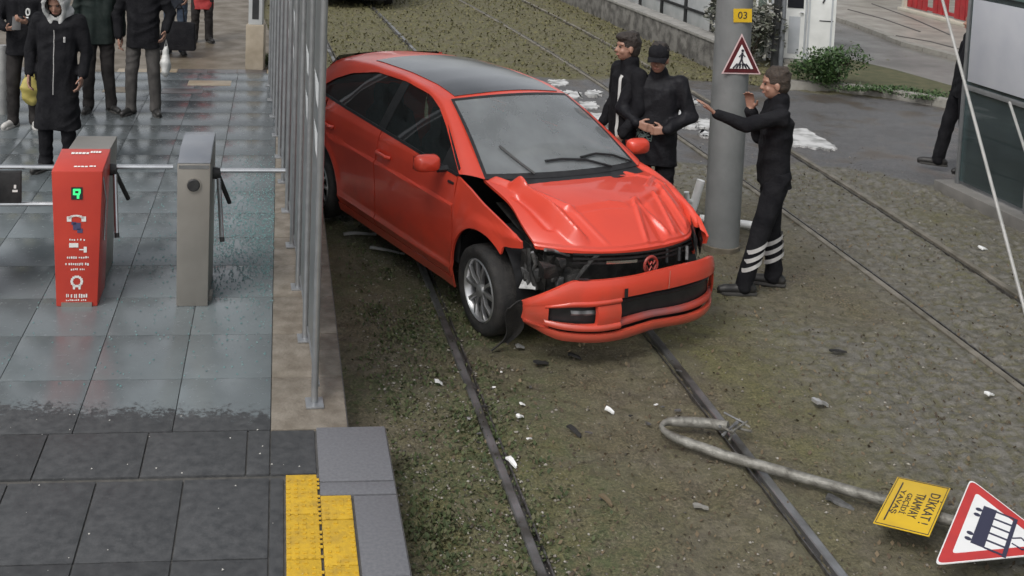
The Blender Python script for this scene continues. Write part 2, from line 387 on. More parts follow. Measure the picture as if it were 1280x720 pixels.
# ------------------------------------------------------------------ platform (left) with slate tiles
PA = -.0925                                         # platform axis: turned slightly from the world axis
PO = empty('platform', (.17, 5.0, 0), -PA); PO['kind'] = 'structure'
def PL(s, t, z=.25):                                # platform coordinates -> world
    a = -PA; return Vector((.17+s*math.cos(a)-t*math.sin(a), 5.0+s*math.sin(a)+t*math.cos(a), z))
def toPL(v):
    a = PA; dx, dy = v[0]-.17, v[1]-5.0; return dx*math.cos(a)-dy*math.sin(a), dx*math.sin(a)+dy*math.cos(a)
def slate():
    mm = bpy.data.materials.new('wet_slate'); mm.use_nodes = True; n = mm.node_tree.nodes; L = mm.node_tree.links; p = n['Principled BSDF']
    g = n.new('ShaderNodeNewGeometry'); oi = n.new('ShaderNodeObjectInfo')
    def noise(sc, det=6, rg=.55, vec=None):
        z = n.new('ShaderNodeTexNoise'); z.inputs['Scale'].default_value = sc; z.inputs['Detail'].default_value = det; z.inputs['Roughness'].default_value = rg
        L.new(vec or g.outputs['Position'], z.inputs['Vector']); return z
    def rg_(src, a, b, c=0, d=1):
        q = n.new('ShaderNodeMapRange'); q.inputs[1].default_value = a; q.inputs[2].default_value = b; q.inputs[3].default_value = c; q.inputs[4].default_value = d; L.new(src, q.inputs[0]); return q.outputs[0]
    n1, n2, n3 = noise(1.3), noise(19, 9, .75), noise(45, 5, .7)
    mx = n.new('ShaderNodeMix'); mx.data_type = 'RGBA'; mx.inputs[6].default_value = (.030, .032, .034, 1); mx.inputs[7].default_value = (.068, .070, .072, 1)
    L.new(rg_(n2.outputs['Fac'], .35, .65), mx.inputs[0])
    hv = n.new('ShaderNodeHueSaturation'); L.new(mx.outputs[2], hv.inputs['Color']); L.new(rg_(oi.outputs['Random'], 0, 1, .86, 1.14), hv.inputs['Value'])
    sp = n.new('ShaderNodeMix'); sp.data_type = 'RGBA'; sp.inputs[7].default_value = (.2, .195, .18, 1); L.new(hv.outputs[0], sp.inputs[6]); L.new(rg_(n3.outputs['Fac'], .68, .74, 0, .5), sp.inputs[0])
    # pale bluish sky reflection of the water film, painted into the base colour
    sx = n.new('ShaderNodeSeparateXYZ'); L.new(g.outputs['Position'], sx.inputs[0])
    ad = n.new('ShaderNodeMath'); ad.operation = 'ADD'; L.new(sx.outputs['Y'], ad.inputs[0])
    L.new(rg_(noise(22, 9, .85).outputs['Fac'], .3, .7, -.24, .20), ad.inputs[1])
    wetm = rg_(ad.outputs[0], 5.98, 6.01)
    fm = n.new('ShaderNodeMath'); fm.operation = 'MULTIPLY'; L.new(wetm, fm.inputs[0])
    L.new(rg_(n1.outputs['Fac'], .3, .65, .55, 1.0), fm.inputs[1])
    fd = n.new('ShaderNodeMath'); fd.operation = 'MULTIPLY'; L.new(fm.outputs[0], fd.inputs[0]); L.new(rg_(sx.outputs['Y'], 9.0, 13.0, 1, .45), fd.inputs[1])
    fl = n.new('ShaderNodeMix'); fl.data_type = 'RGBA'; fl.inputs[7].default_value = (.155, .18, .188, 1); L.new(sp.outputs[2], fl.inputs[6]); L.new(fd.outputs[0], fl.inputs[0])
    L.new(fl.outputs[2], p.inputs['Base Color'])
    ro = n.new('ShaderNodeMapRange'); ro.inputs[3].default_value = .55; ro.inputs[4].default_value = .16; L.new(wetm, ro.inputs[0])
    ra = n.new('ShaderNodeMath'); ra.operation = 'ADD'; L.new(ro.outputs[0], ra.inputs[0]); L.new(rg_(n2.outputs['Fac'], .3, .7, -.06, .16), ra.inputs[1]); L.new(ra.outputs[0], p.inputs['Roughness'])
    b = n.new('ShaderNodeBump'); b.inputs['Strength'].default_value = .10; b.inputs['Distance'].default_value = .01; L.new(n2.outputs['Fac'], b.inputs['Height']); L.new(b.outputs[0], p.inputs['Normal'])
    return mm
SL = slate()
grout = mat('grout', (.065, .064, .060), (.105, .10, .092), 20, .5)
tan = mat('tan_concrete', (.13, .11, .085), (.21, .185, .15), 9, .6, 0, .3, 40, rough2=.4)
greyslab = mat('grey_granite', (.118, .120, .130), (.148, .150, .160), 60, .55, 0, .1, 200)
yel = mat('tactile_yellow', (.55, .34, .02), (.40, .25, .03), 14, .55, 0, .25, 60, lo=.45, hi=.75)
dark_edge = mat('platform_concrete', (.13, .12, .10), (.2, .19, .16), 6, .8, 0, .4)
T0, T1, TE = -2.0, .93, 10.4                         # start, step in the edge, far end (along t)
mb = MB().prism([(-14, T0), (0, T0), (0, T1), (-.20, T1), (-.20, TE), (-14, TE)], -.2, .238); mb.build('platform_block', grout, PO, ang=20)
def tile(name, s0, s1, t0, t1, mt, top=.25, g=.004, zj=.0012):
    z = top+random.uniform(-zj, zj)
    return MB().box(s0+g, s1-g, t0+g, t1-g, top-.03, z).build(name, mt, PO, bevel=.0025)
srows = [(-2.0, -1.4), (-1.4, -.8), (-.8, -.2), (-.2, .44), (.47, .90)]
t = .905
while t < TE-.05: srows.append((t, min(t+.6, TE))); t += .6
for k, (a, b_) in enumerate(srows):
    off = (.0, .17, .0, .0, .12)[k % 5] if k < 5 else 0
    cols = [-.62]
    step = .42 if k < 4 else .52
    x = -.62-off
    if off: cols.append(x)
    while x > -7.2: x -= step; cols.append(x)
    for s1, s0 in zip(cols[:-1], cols[1:]): tile('slate_tile', s0, s1, a, b_, SL, g=.004 if k < 5 else .0022, zj=.0012 if k < 5 else .0004)
    # column between the slate field and the edge
    if k == 4: tile('slate_tile', -.62, -.385, a, b_, SL)
    elif k >= 5: tile('concrete_slab', -.62, -.205, a, b_, tan, g=.002)
tile('slate_tile', -.62, -.55, -2.0, .44, SL)
# yellow tactile tiles and the grey edge slabs
yy = [.46, .12, -.22, -.56, -.9, -1.24, -1.58, -1.92]
for a, b_ in zip(yy[1:], yy[:-1]):
    tile('tactile_tile', -.545, -.385, a, b_, yel, .254)
yy = [.27, .07, -.27, -.61, -.95, -1.29, -1.63, -1.97]
for a, b_ in zip(yy[1:], yy[:-1]): 
    o = tile('tactile_tile', -.38, -.225, a, b_, yel, .254)
mbd = MB()
for s in np.arange(-.53, -.24, .036):
    for tt in np.arange(-1.9, .44, .036):
        if s > -.385 and tt > .25: continue
        if random.random() < .75: mbd.box(s-.008, s+.008, tt-.008, tt+.008, .2535, .2575)
o = mbd.build('tactile_stud', yel, PO, recalc=False); o['kind'] = 'stuff'
tile('edge_slab', -.38, -.004, .275, .39, greyslab, .2505); tile('edge_slab', -.38, -.004, .395, .925, greyslab, .2505)
yy = [.27, -.35, -.97, -1.6, -2.0]
for a, b_ in zip(yy[1:], yy[:-1]): tile('edge_slab', -.22, -.004, a, b_, greyslab, .2505)
# far pavement beyond the platform
pav = mat('brown_pavement', (.095, .076, .052), (.155, .128, .092), 3, .6, 0, .3, 40, rough2=.4)
PV = empty('pavement', (0, 0, 0)); PV['kind'] = 'structure'
corn = [PL(-14, TE+.02), PL(-.45, TE+.02), Vector((-2.35, 22, 0)), Vector((-3.2, 32, 0)), Vector((-16, 32, 0))]
MB().prism([(c.x, c.y) for c in corn], -.2, .10).build('pavement_base', pav, PV, ang=20)
slabcols = [mat('slab_grey', (.14, .135, .13), (.22, .21, .2), 6, .35, rough2=.6), mat('slab_tan', (.24, .19, .13), (.3, .25, .18), 6, .4), mat('slab_dark', (.06, .055, .055), (.1, .09, .09), 6, .3), mat('slab_red', (.11, .05, .045), (.15, .08, .07), 6, .4), pav]
for r_ in range(3):
    for c in range(16):
        s1 = -.35-c*.42; t0 = TE+.06+r_*.30
        if random.random() < .12: continue
        MB().box(s1-.41, s1, t0, t0+.29, .05, .107+random.random()*.004).build('paving_slab', random.choice(slabcols), PO, bevel=.003)
# dark slabs replaced on the wet platform
for (u, v, su, sv, mm_) in ((228, 114, .5, .28, 2), (262, 104, .55, .3, 1), (80, 108, .4, .3, 1), (150, 112, .4, .3, 4)):
    s, t = toPL(G(u, v, .25)); MB().box(s-su/2, s+su/2, t-sv/2, t+sv/2, .2, .2545).build('patch_slab', slabcols[mm_], PO, bevel=.002)

# ------------------------------------------------------------------ turnstiles
red_p = mat('kiosk_red', (.50, .045, .025), (.42, .035, .022), 3, .42, coat=.2)
ss = mat('brushed_steel', (.27, .255, .23), (.32, .30, .27), 4, .42, .55, .06, 300)
ss_l = mat('bright_steel', (.55, .56, .57), (.45, .46, .47), 10, .22, .9)
blk = mat('black_plastic', (.016, .016, .017), (.03, .03, .03), 30, .5)
whitep = mat('white_print', (.72, .71, .68), None, rough=.5)
lidm = mat('blue_grey_lid', (.20, .215, .24), (.25, .26, .28), 5, .25, .3)
def emis(name, c, s):
    mm = bpy.data.materials.new(name); mm.use_nodes = True; p = mm.node_tree.nodes['Principled BSDF']; p.inputs['Base Color'].default_value = (.01, .01, .01, 1)
    p.inputs['Emission Color'].default_value = (*c, 1); p.inputs['Emission Strength'].default_value = s; return mm
greenled = emis('green_screen', (.05, .9, .25), .9)
def cabinet(loc, wd, depth, ht, drop, bw, label, name, mt, lidmt, red):
    # local: front face at y=0 facing -y, x across, tapered towards the foot
    rt = empty(name, loc, -PA*.3, label, 'turnstile', 'ticket turnstiles on the platform')
    w0, w1 = bw/2, wd/2
    mb = MB(); f = [(-w0, 0, 0), (w0, 0, 0), (w1, -.02, ht-drop), (-w1, -.02, ht-drop)]; k = [(-w0, depth, 0), (w0, depth, 0), (w1, depth, ht-drop), (-w1, depth, ht-drop)]
    mb.add(f+k, [(0, 1, 2, 3), (5, 4, 7, 6), (1, 5, 6, 2), (4, 0, 3, 7), (3, 2, 6, 7), (4, 5, 1, 0)]); mb.build('cabinet', mt, rt, bevel=.008)
    return rt
def turn_arms(rt, x, y, z, ln):
    hub = MB().lathe([(0, .0), (.04, .0), (.042, .02), (.036, .05), (0, .055)], 16, 'x', (x, y, z)).build('hub', blk, rt)
    MB().tube([(x+.05, y, z+.02), (x+.08+ln, y, z+.02)], .017, 10).build('arm', ss_l, rt)
    MB().tube([(x+.04, y+.02, z-.03), (x+.11, y+.16, z-.26)], .016, 10).build('arm', blk, rt)
    MB().tube([(x+.04, y-.02, z-.03), (x+.075, y-.16, z-.40)], .016, 10).build('arm', ss_l, rt)
    MB().tube([(x+.075, y-.16, z-.40), (x+.079, y-.17, z-.43)], .0175, 10).build('arm_tip', blk, rt)
# red one
ra = G(96, 383, .25); RT = empty('turnstile', ra, .0925, 'red ticket turnstile with white print and a green lit symbol', 'turnstile', 'ticket turnstiles on the platform')
def taper_box(w0, w1, y0, y1, zt0, zt1, z0=0, yf=0):
    mb = MB(); V = [(-w0, y0, z0), (w0, y0, z0), (w1, y0+yf, zt0), (-w1, y0+yf, zt0), (-w0, y1, z0), (w0, y1, z0), (w1, y1, zt1), (-w1, y1, zt1)]
    return mb.add(V, [(0, 1, 2, 3), (5, 4, 7, 6), (1, 5, 6, 2), (4, 0, 3, 7), (3, 2, 6, 7), (4, 5, 1, 0)])
taper_box(.135, .166, 0, .34, .93, .985, yf=-.02).build('red_cover', red_p, RT, bevel=.008)
taper_box(.12, .145, .343, .82, .95, .95).build('steel_body', ss, RT, bevel=.01)
MB().box(-.10, .10, -.012, -.001, .0, .03).build('foot_plate', ss, RT)
pr = MB()
def front(x, z, wx, hz):           # a printed mark on the leaning front face
    y0 = -.02*z/.93-.0035
    pr.add([(x-wx/2, y0+.02*hz/2/.93, z-hz/2), (x+wx/2, y0+.02*hz/2/.93, z-hz/2), (x+wx/2, y0-.02*hz/2/.93, z+hz/2), (x-wx/2, y0-.02*hz/2/.93, z+hz/2)], [(0, 1, 2, 3)])
def words(x0, x1, z, h):
    x = x0
    while x < x1:
        l = random.uniform(.007, .013); front(x+l/2, z+random.uniform(-.002, .002), l*.8, h*random.uniform(.6, 1)); x += l+.003
        if random.random() < .15: x += .008
words(-.05, .05, .462, .012)
words(-.065, .07, .34, .016); words(-.075, .075, .295, .018); words(-.04, .045, .258, .014); words(-.07, .07, .075, .03); words(-.07, .07, .045, .012)
front(-.02, .425, .06, .03); front(.055, .395, .02, .04); front(.03, .395, .03, .008)
for k in range(14):                # round seal
    a = k*6.283/14; front(.0+.033*math.cos(a), .175+.033*math.sin(a), .016, .016)
front(-.018, .135, .014, .03); front(.018, .135, .014, .03)
for k in range(9):                 # contactless waves over a card
    a = .4+k*.29; front(-.005+.05*math.cos(a), .60+.028*math.sin(a), .018, .012)
front(-.05, .605, .03, .035); front(.045, .605, .03, .035)
pr.build('printed_marks', whitep, RT, recalc=False)['kind'] = 'stuff'
pr = MB(); front(0, .555, .05, .05); front(.02, .525, .035, .03); front(-.02, .575, .03, .02); pr.build('card_picture', mat('print_blue', (.06, .06, .13)), RT, recalc=False)
pr = MB(); front(0, .78, .075, .085); pr.build('screen', blk, RT, recalc=False)
pr = MB()
_f0 = front
def front2(x, z, wx, hz):
    y0 = -.02*z/.93-.006; pr.add([(x-wx/2, y0, z-hz/2), (x+wx/2, y0, z-hz/2), (x+wx/2, y0, z+hz/2), (x-wx/2, y0, z+hz/2)], [(0, 1, 2, 3)])
front2(.0, .805, .045, .014); front2(-.018, .79, .014, .04); front2(.018, .795, .014, .03); front2(.0, .775, .04, .012); front2(.008, .757, .016, .024)
pr.build('lit_symbol', greenled, RT, recalc=False)
pr = MB()
for x0, x1, yy_ in ((-.085, .03, .24), (.04, .11, .26), (-.03, .05, .035), (.07, .115, .04)):
    x = x0
    while x < x1:
        l = random.uniform(.016, .028); zz = .93+.055*(yy_+.02)/.36+.004; hh = .03 if yy_ > .1 else .012
        pr.add([(x, yy_, zz), (x+l*.8, yy_, zz), (x+l*.8, yy_+hh, zz+.0046), (x, yy_+hh, zz+.0046)], [(0, 1, 2, 3)]); x += l
pr.build('lid_print', whitep, RT, recalc=False)['kind'] = 'stuff'
turn_arms(RT, .15, .40, .82, .36)
MB().tube([(.163, .02, .88), (.172, .10, .70), (.16, .10, .42)], .007, 8).build('side_trim', ss_l, RT)
# grey one
ga = G(240, 383, .25); GT = empty('turnstile', ga, .0925, 'grey steel ticket turnstile with a round black reader and sloped blue-grey lid', 'turnstile', 'ticket turnstiles on the platform')
taper_box(.105, .11, 0, .58, .985, .985, yf=-.012).build('cabinet', ss, GT, bevel=.008)
V = [(-.108, -.011, .987), (.108, -.011, .987), (-.108, .20, 1.04), (.108, .20, 1.04), (-.108, .58, 1.05), (.108, .58, 1.05), (-.108, .58, .987), (.108, .58, .987)]
MB().add(V, [(0, 1, 3, 2), (2, 3, 5, 4), (4, 5, 7, 6), (0, 6, 7, 1), (0, 2, 4, 6), (1, 7, 5, 3)]).build('lid', lidm, GT, bevel=.004)
MB().lathe([(0, -.02), (.036, -.02), (.042, -.014), (.042, 0)], 20, 'y', (0, -.008, .84)).build('card_reader', blk, GT)
MB().lathe([(.043, -.012), (.05, -.012), (.05, 0), (.043, 0)], 20, 'y', (0, -.008, .84)).build('reader_ring', ss, GT)
MB().box(-.1, .1, -.014, -.012, .95, .975).build('lip', ss_l, GT)
turn_arms(GT, .11, .30, .83, .42)
MB().box(.105, .125, .10, .22, .0, .03).build('foot', ss, GT)
# barrier and black box at the left margin
LT = empty('turnstile', G(-66, 383, .25), .0925, 'turnstile at the left picture edge with steel guard loop and black sign box', 'turnstile', 'ticket turnstiles on the platform')
taper_box(.13, .15, 0, .7, .95, .98).build('cabinet', ss, LT, bevel=.008)
c = G(0, 202, 0); 
MB().tube([(.14, .3, .86), (.64, .3, .86), (.675, .3, .84), (.695, .3, .78), (.705, .3, .72)], .016, 10).build('guard_rail', ss_l, LT)
MB().tube([(.14, .3, .60), (.66, .3, .60), (.69, .3, .63)], .016, 10).build('guard_rail', ss_l, LT)
MB().box(.20, .42, .25, .29, .62, .84).build('sign_box', blk, LT, bevel=.005)
MB().box(.365, .40, .2465, .2485, .70, .715).build('sign_mark', whitep, LT); MB().box(.375, .39, .2465, .2485, .725, .75).build('sign_mark', whitep, LT)
# grey post at the left margin further back
p = G(3, 142, .25); MB().lathe([(.06, 0), (.06, .75), (.05, .78), (0, .78)], 16).build('bollard', mat('pale_grey_paint', (.2, .2, .2), (.27, .27, .26), 9, .4)).location = p
tag(bpy.context.scene.objects['bollard'], 'short pale grey post at the left picture edge beside the man in white sneakers', 'post')

# ------------------------------------------------------------------ glass screen of the platform shelter
alu = mat('aluminium', (.30, .31, .32), (.37, .38, .39), 12, .35, .7)
glass_s = glassmat('shelter_glass', (.62, .70, .70), 1.12, .58, (.16, .182, .186), .3, even=True)
decal_m = mat('frosted_decal', (.62, .64, .64), None, rough=.5)
posts = [G(393, 505, .25), G(379, 424, .25), G(370, 357, .25), G(363, 302, .25), G(359, 264, .25)]
d_ = (posts[4]-posts[0])/4
line = [posts[0]+d_*k for k in range(11)]
SH = empty('glass_screen', line[0], math.atan2(d_.y, d_.x), 'long glass screen with grey posts running along the platform edge beside the red car', 'glass screen')
sp = d_.length
for k in range(11):
    x = k*sp
    MB().tube([(x, 0, 0), (x, 0, 3.0)], .020, 12).build('post', alu, SH)
    MB().box(x-.06, x+.06, -.05, .05, .0, .012).build('base_plate', alu, SH, bevel=.003)
    if k < 10:
        g = MB().box(x+.05, x+sp-.05, -.022, -.012, .10, 2.6).build('glass_panel', glass_s, SH)
        mb = MB()
        for q in range(2):
            z0 = 1.28+q*.3; x0 = x+.12+q*.05
            mb.add([(x0, -.0095, z0), (x0+.40, -.0095, z0+.03), (x0+.55, -.0095, z0+.19), (x0+.15, -.0095, z0+.16)], [(0, 1, 2, 3)])
        if k % 3 != 2: mb.build('decal', decal_m, g, recalc=False)
        MB().box(x+.03, x+sp-.03, -.03, -.005, .085, .10).build('bottom_rail', alu, SH)
MB().box(-.05, 10*sp+.05, -.03, .05, 2.62, 2.70).build('top_rail', alu, SH, bevel=.005)
# crumbs of shattered glass
cr_m = island_mat('glass_crumbs', [(.09, .19, .19), (.14, .25, .25), (.2, .3, .3), (.10, .15, .16)], .15)
V = []; F = []
for i in range(3000):
    s, t = -.62-abs(random.gauss(0, .34)), 4.1+random.gauss(0, .9)
    if random.random() < .12: s, t = -.65-random.random()*1.6, random.uniform(1.4, 5)
    if t < 1.0 or s < -5: continue
    q = PL(s, t, .252); r_ = random.uniform(.004, .010); a = random.random()*6; k = len(V)
    V += [(q.x+r_*math.cos(a+j*2.1), q.y+r_*math.sin(a+j*2.1), q.z) for j in range(3)]+[(q.x, q.y, q.z+r_)]; F += [(k, k+1, k+3), (k+1, k+2, k+3), (k+2, k, k+3)]
o = link('glass_crumbs', npmesh('glass_crumbs', V, F), cr_m); tag(o, 'teal crumbs of shattered safety glass on the wet tiles by the screen', 'glass', kind='stuff')
# small white litter on the near tiles
sp_m = mat('pale_specks', (.5, .49, .45))
V = []; F = []
for i in range(50):
    s, t = random.uniform(-2.3, -.45), random.uniform(-.7, 1.2); q = PL(s, t, .252); r_ = random.uniform(.002, .007); k = len(V); a = random.random()*6
    V += [(q.x+r_*math.cos(a+j*2.1), q.y+r_*1.3*math.sin(a+j*2.1), q.z) for j in range(3)]+[(q.x, q.y, q.z+r_*.6)]; F += [(k, k+1, k+3), (k+1, k+2, k+3), (k+2, k, k+3)]
tag(link('grit', npmesh('grit', V, F), sp_m), 'white specks of grit on the dark tiles in the foreground', 'grit', kind='stuff')

# ------------------------------------------------------------------ red car
TH = -1.0841; FX = Vector((math.cos(TH), math.sin(TH), 0)); CL = 2.0
CARO = empty('crashed_car', Vector((1.8779, 7.3714, 0))-FX*CL, TH, 'red hatchback with crumpled bonnet and hanging front bumper, stopped across the tram track', 'car')
paint = mat('red_paint', (.68, .064, .032), (.61, .056, .030), 2.5, .34, 0, .02, 3, coat=.5, rough2=.42)
def dirty_paint():
    mm = paint; n = mm.node_tree.nodes; L = mm.node_tree.links; p = n['Principled BSDF']
    src = p.inputs['Base Color'].links[0].from_socket
    tc = n.new('ShaderNodeTexCoord'); sx = n.new('ShaderNodeSeparateXYZ'); L.new(tc.outputs['Object'], sx.inputs[0])
    nz = n.new('ShaderNodeTexNoise'); nz.inputs['Scale'].default_value = 7; nz.inputs['Detail'].default_value = 8; L.new(tc.outputs['Object'], nz.inputs['Vector'])
    a = n.new('ShaderNodeMath'); a.operation = 'MULTIPLY_ADD'; a.inputs[1].default_value = .5; L.new(nz.outputs['Fac'], a.inputs[0]); L.new(sx.outputs['Z'], a.inputs[2])
    mr = n.new('ShaderNodeMapRange'); mr.inputs[1].default_value = .80; mr.inputs[2].default_value = .45; mr.inputs[3].default_value = 0; mr.inputs[4].default_value = .45; L.new(a.outputs[0], mr.inputs[0])
    mx = n.new('ShaderNodeMix'); mx.data_type = 'RGBA'; mx.inputs[7].default_value = (.12, .075, .05, 1); L.new(src, mx.inputs[6]); L.new(mr.outputs[0], mx.inputs[0]); L.new(mx.outputs[2], p.inputs['Base Color'])
dirty_paint()
roofblk = mat('panoramic_roof', (.022, .025, .028), (.04, .042, .046), 4, .16, 0, 0, coat=.6, rough2=.24)
trim = mat('car_trim', (.012, .012, .013), (.02, .02, .021), 20, .45)
inner = mat('engine_dark', (.014, .014, .014), (.045, .043, .04), 14, .6, .2, .4, 40)
chrome = mat('chrome', (.7, .7, .7), None, rough=.15, metal=1)
wsm = glassmat('windscreen_glass', (.55, .62, .62), 1.8, .40, (.42, .45, .46), .05)  # dirt film whose pale colour also paints in the sky reflection
sgm = glassmat('side_glass', (.30, .34, .35), 1.5, .05, (.2, .22, .22), .02)
rubber = mat('rubber', (.016, .016, .016), (.035, .032, .03), 15, .8, 0, .3, 90)
alloy = mat('alloy', (.42, .42, .43), (.5, .5, .5), 9, .3, .8)
wm_x = [0, .06, .15, .3, .5, .83, 1.2, 2, 3, 3.4, 3.7, 3.9, 4.0, 4.05]
wm_y = [.60, .68, .745, .80, .84, .868, .872, .875, .872, .86, .835, .79, .74, .68]
def W(l, h):
    wm = np.interp(l, wm_x, wm_y); l = np.asarray(l, float); h = np.asarray(h, float)
    p = np.interp(h, [.12, .22, .27, .31, .42, .56, .66, .742, .758, .80, .88, .95], [.94, .968, .990, .976, .982, .992, 1.0, 1.010, .990, .984, .975, .958])
    base = wm*p
    up = np.clip(h-.95, 0, None); base = base-up*.50-up*up*.15
    for lc in (.83, 3.38):
        d = np.hypot(l-lc, h-.31); base = base+.016*np.exp(-((d-.375)/.04)**2)
    return base
def lift(P):                       # the body sits crooked on its broken suspension
    P = np.array(P, float); P[..., 2] += .035-.034*P[..., 1]; return P
def LX(l): l = np.asarray(l, float); return np.where(l < 2.0, l, 2.0+(l-2.0)*1.12)
def tocar(l, w, h):                # -> local: x forward, y left, z up
    return lift(np.stack([CL-LX(l), np.asarray(w, float)+0*np.asarray(l, float), np.asarray(h, float)+0*np.asarray(l, float)], -1))
def resamp(P, n):
    P = np.asarray(P, float); d = np.r_[0, np.cumsum(np.linalg.norm(np.diff(P, axis=0), axis=1))]; t = np.linspace(0, d[-1], n)
    return np.stack([np.interp(t, d, P[:, k]) for k in range(P.shape[1])], 1)
def shell(name, P, mt, parent=None, rim=.018, inward=None, ang=50):
    "a sheet (nr,nc,3) whose border is folded back by rim, so that panel gaps read"
    P = np.asarray(P, float); nr, nc = P.shape[:2]; mb = MB().grid(P)
    if rim:
        bi = [(0, c) for c in range(nc)]+[(r_, nc-1) for r_ in range(1, nr)]+[(nr-1, c) for c in range(nc-2, -1, -1)]+[(r_, 0) for r_ in range(nr-2, 0, -1)]
        cen = P.reshape(-1, 3).mean(0); ring = np.array([P[a] for a in bi]); inn = inward if inward is not None else np.array([0, 0, -1.])
        r2_ = ring+np.asarray(inn)*rim+(cen-ring)*.004; n = len(bi); V = np.concatenate([ring, r2_])
        mb.add(V, [(k, (k+1) % n, (k+1) % n+n, k+n) for k in range(n)])
        me = mb.mesh(name, ang, recalc=False); b_ = bmesh.new(); b_.from_mesh(me); bmesh.ops.remove_doubles(b_, verts=b_.verts, dist=.0002); bmesh.ops.recalc_face_normals(b_, faces=b_.faces); b_.to_mesh(me); b_.free(); smooth(me, ang)
        return link(name, me, mt, parent)
    return mb.build(name, mt, parent, ang)
def side_panel(name, bot, top, n, m_, mt, s, off=0, parent=None, rim=.018, ang=50):
    b_, t_ = resamp(bot, n), resamp(top, n); v = np.linspace(0, 1, m_)[:, None, None]
    Q = b_[None]*(1-v)+t_[None]*v; P = tocar(Q[..., 0], s*(W(Q[..., 0], Q[..., 1])+off-(PIN(Q[..., 0]) if s > 0 else 0)), Q[..., 1])
    return shell(name, P, mt, parent or CARO, rim, np.array([0, -s, 0]), ang)
def PIN(l): return .085*np.clip((.80-l)/.5, 0, 1)
def arc(lc, a0, a1, n=16, r_=.368): return [(lc-r_*math.cos(R(a)), .31+r_*math.sin(R(a))) for a in np.linspace(a0, a1, n)]
DLO = [(1.20, .972), (1.42, 1.105), (1.62, 1.22), (1.82, 1.315), (2.02, 1.372), (2.4, 1.395), (2.85, 1.378), (3.2, 1.295), (3.42, 1.20), (3.60, 1.085)]
def dlo(l0, l1, n=18):
    l = np.linspace(l0, l1, n); return list(zip(l, np.interp(l, [q[0] for q in DLO], [q[1] for q in DLO])))
BELT = lambda l: .955+(l-1.2)*.040
E3 = np.array([(1.05, .705, .968), (1.25, .668, 1.085), (1.45, .628, 1.20), (1.65, .582, 1.305), (1.82, .548, 1.378), (2.1, .535, 1.42), (2.5, .528, 1.437), (3.0, .525, 1.425), (3.4, .54, 1.385), (3.62, .56, 1.33), (3.8, .61, 1.18), (3.95, .67, 1.03)])
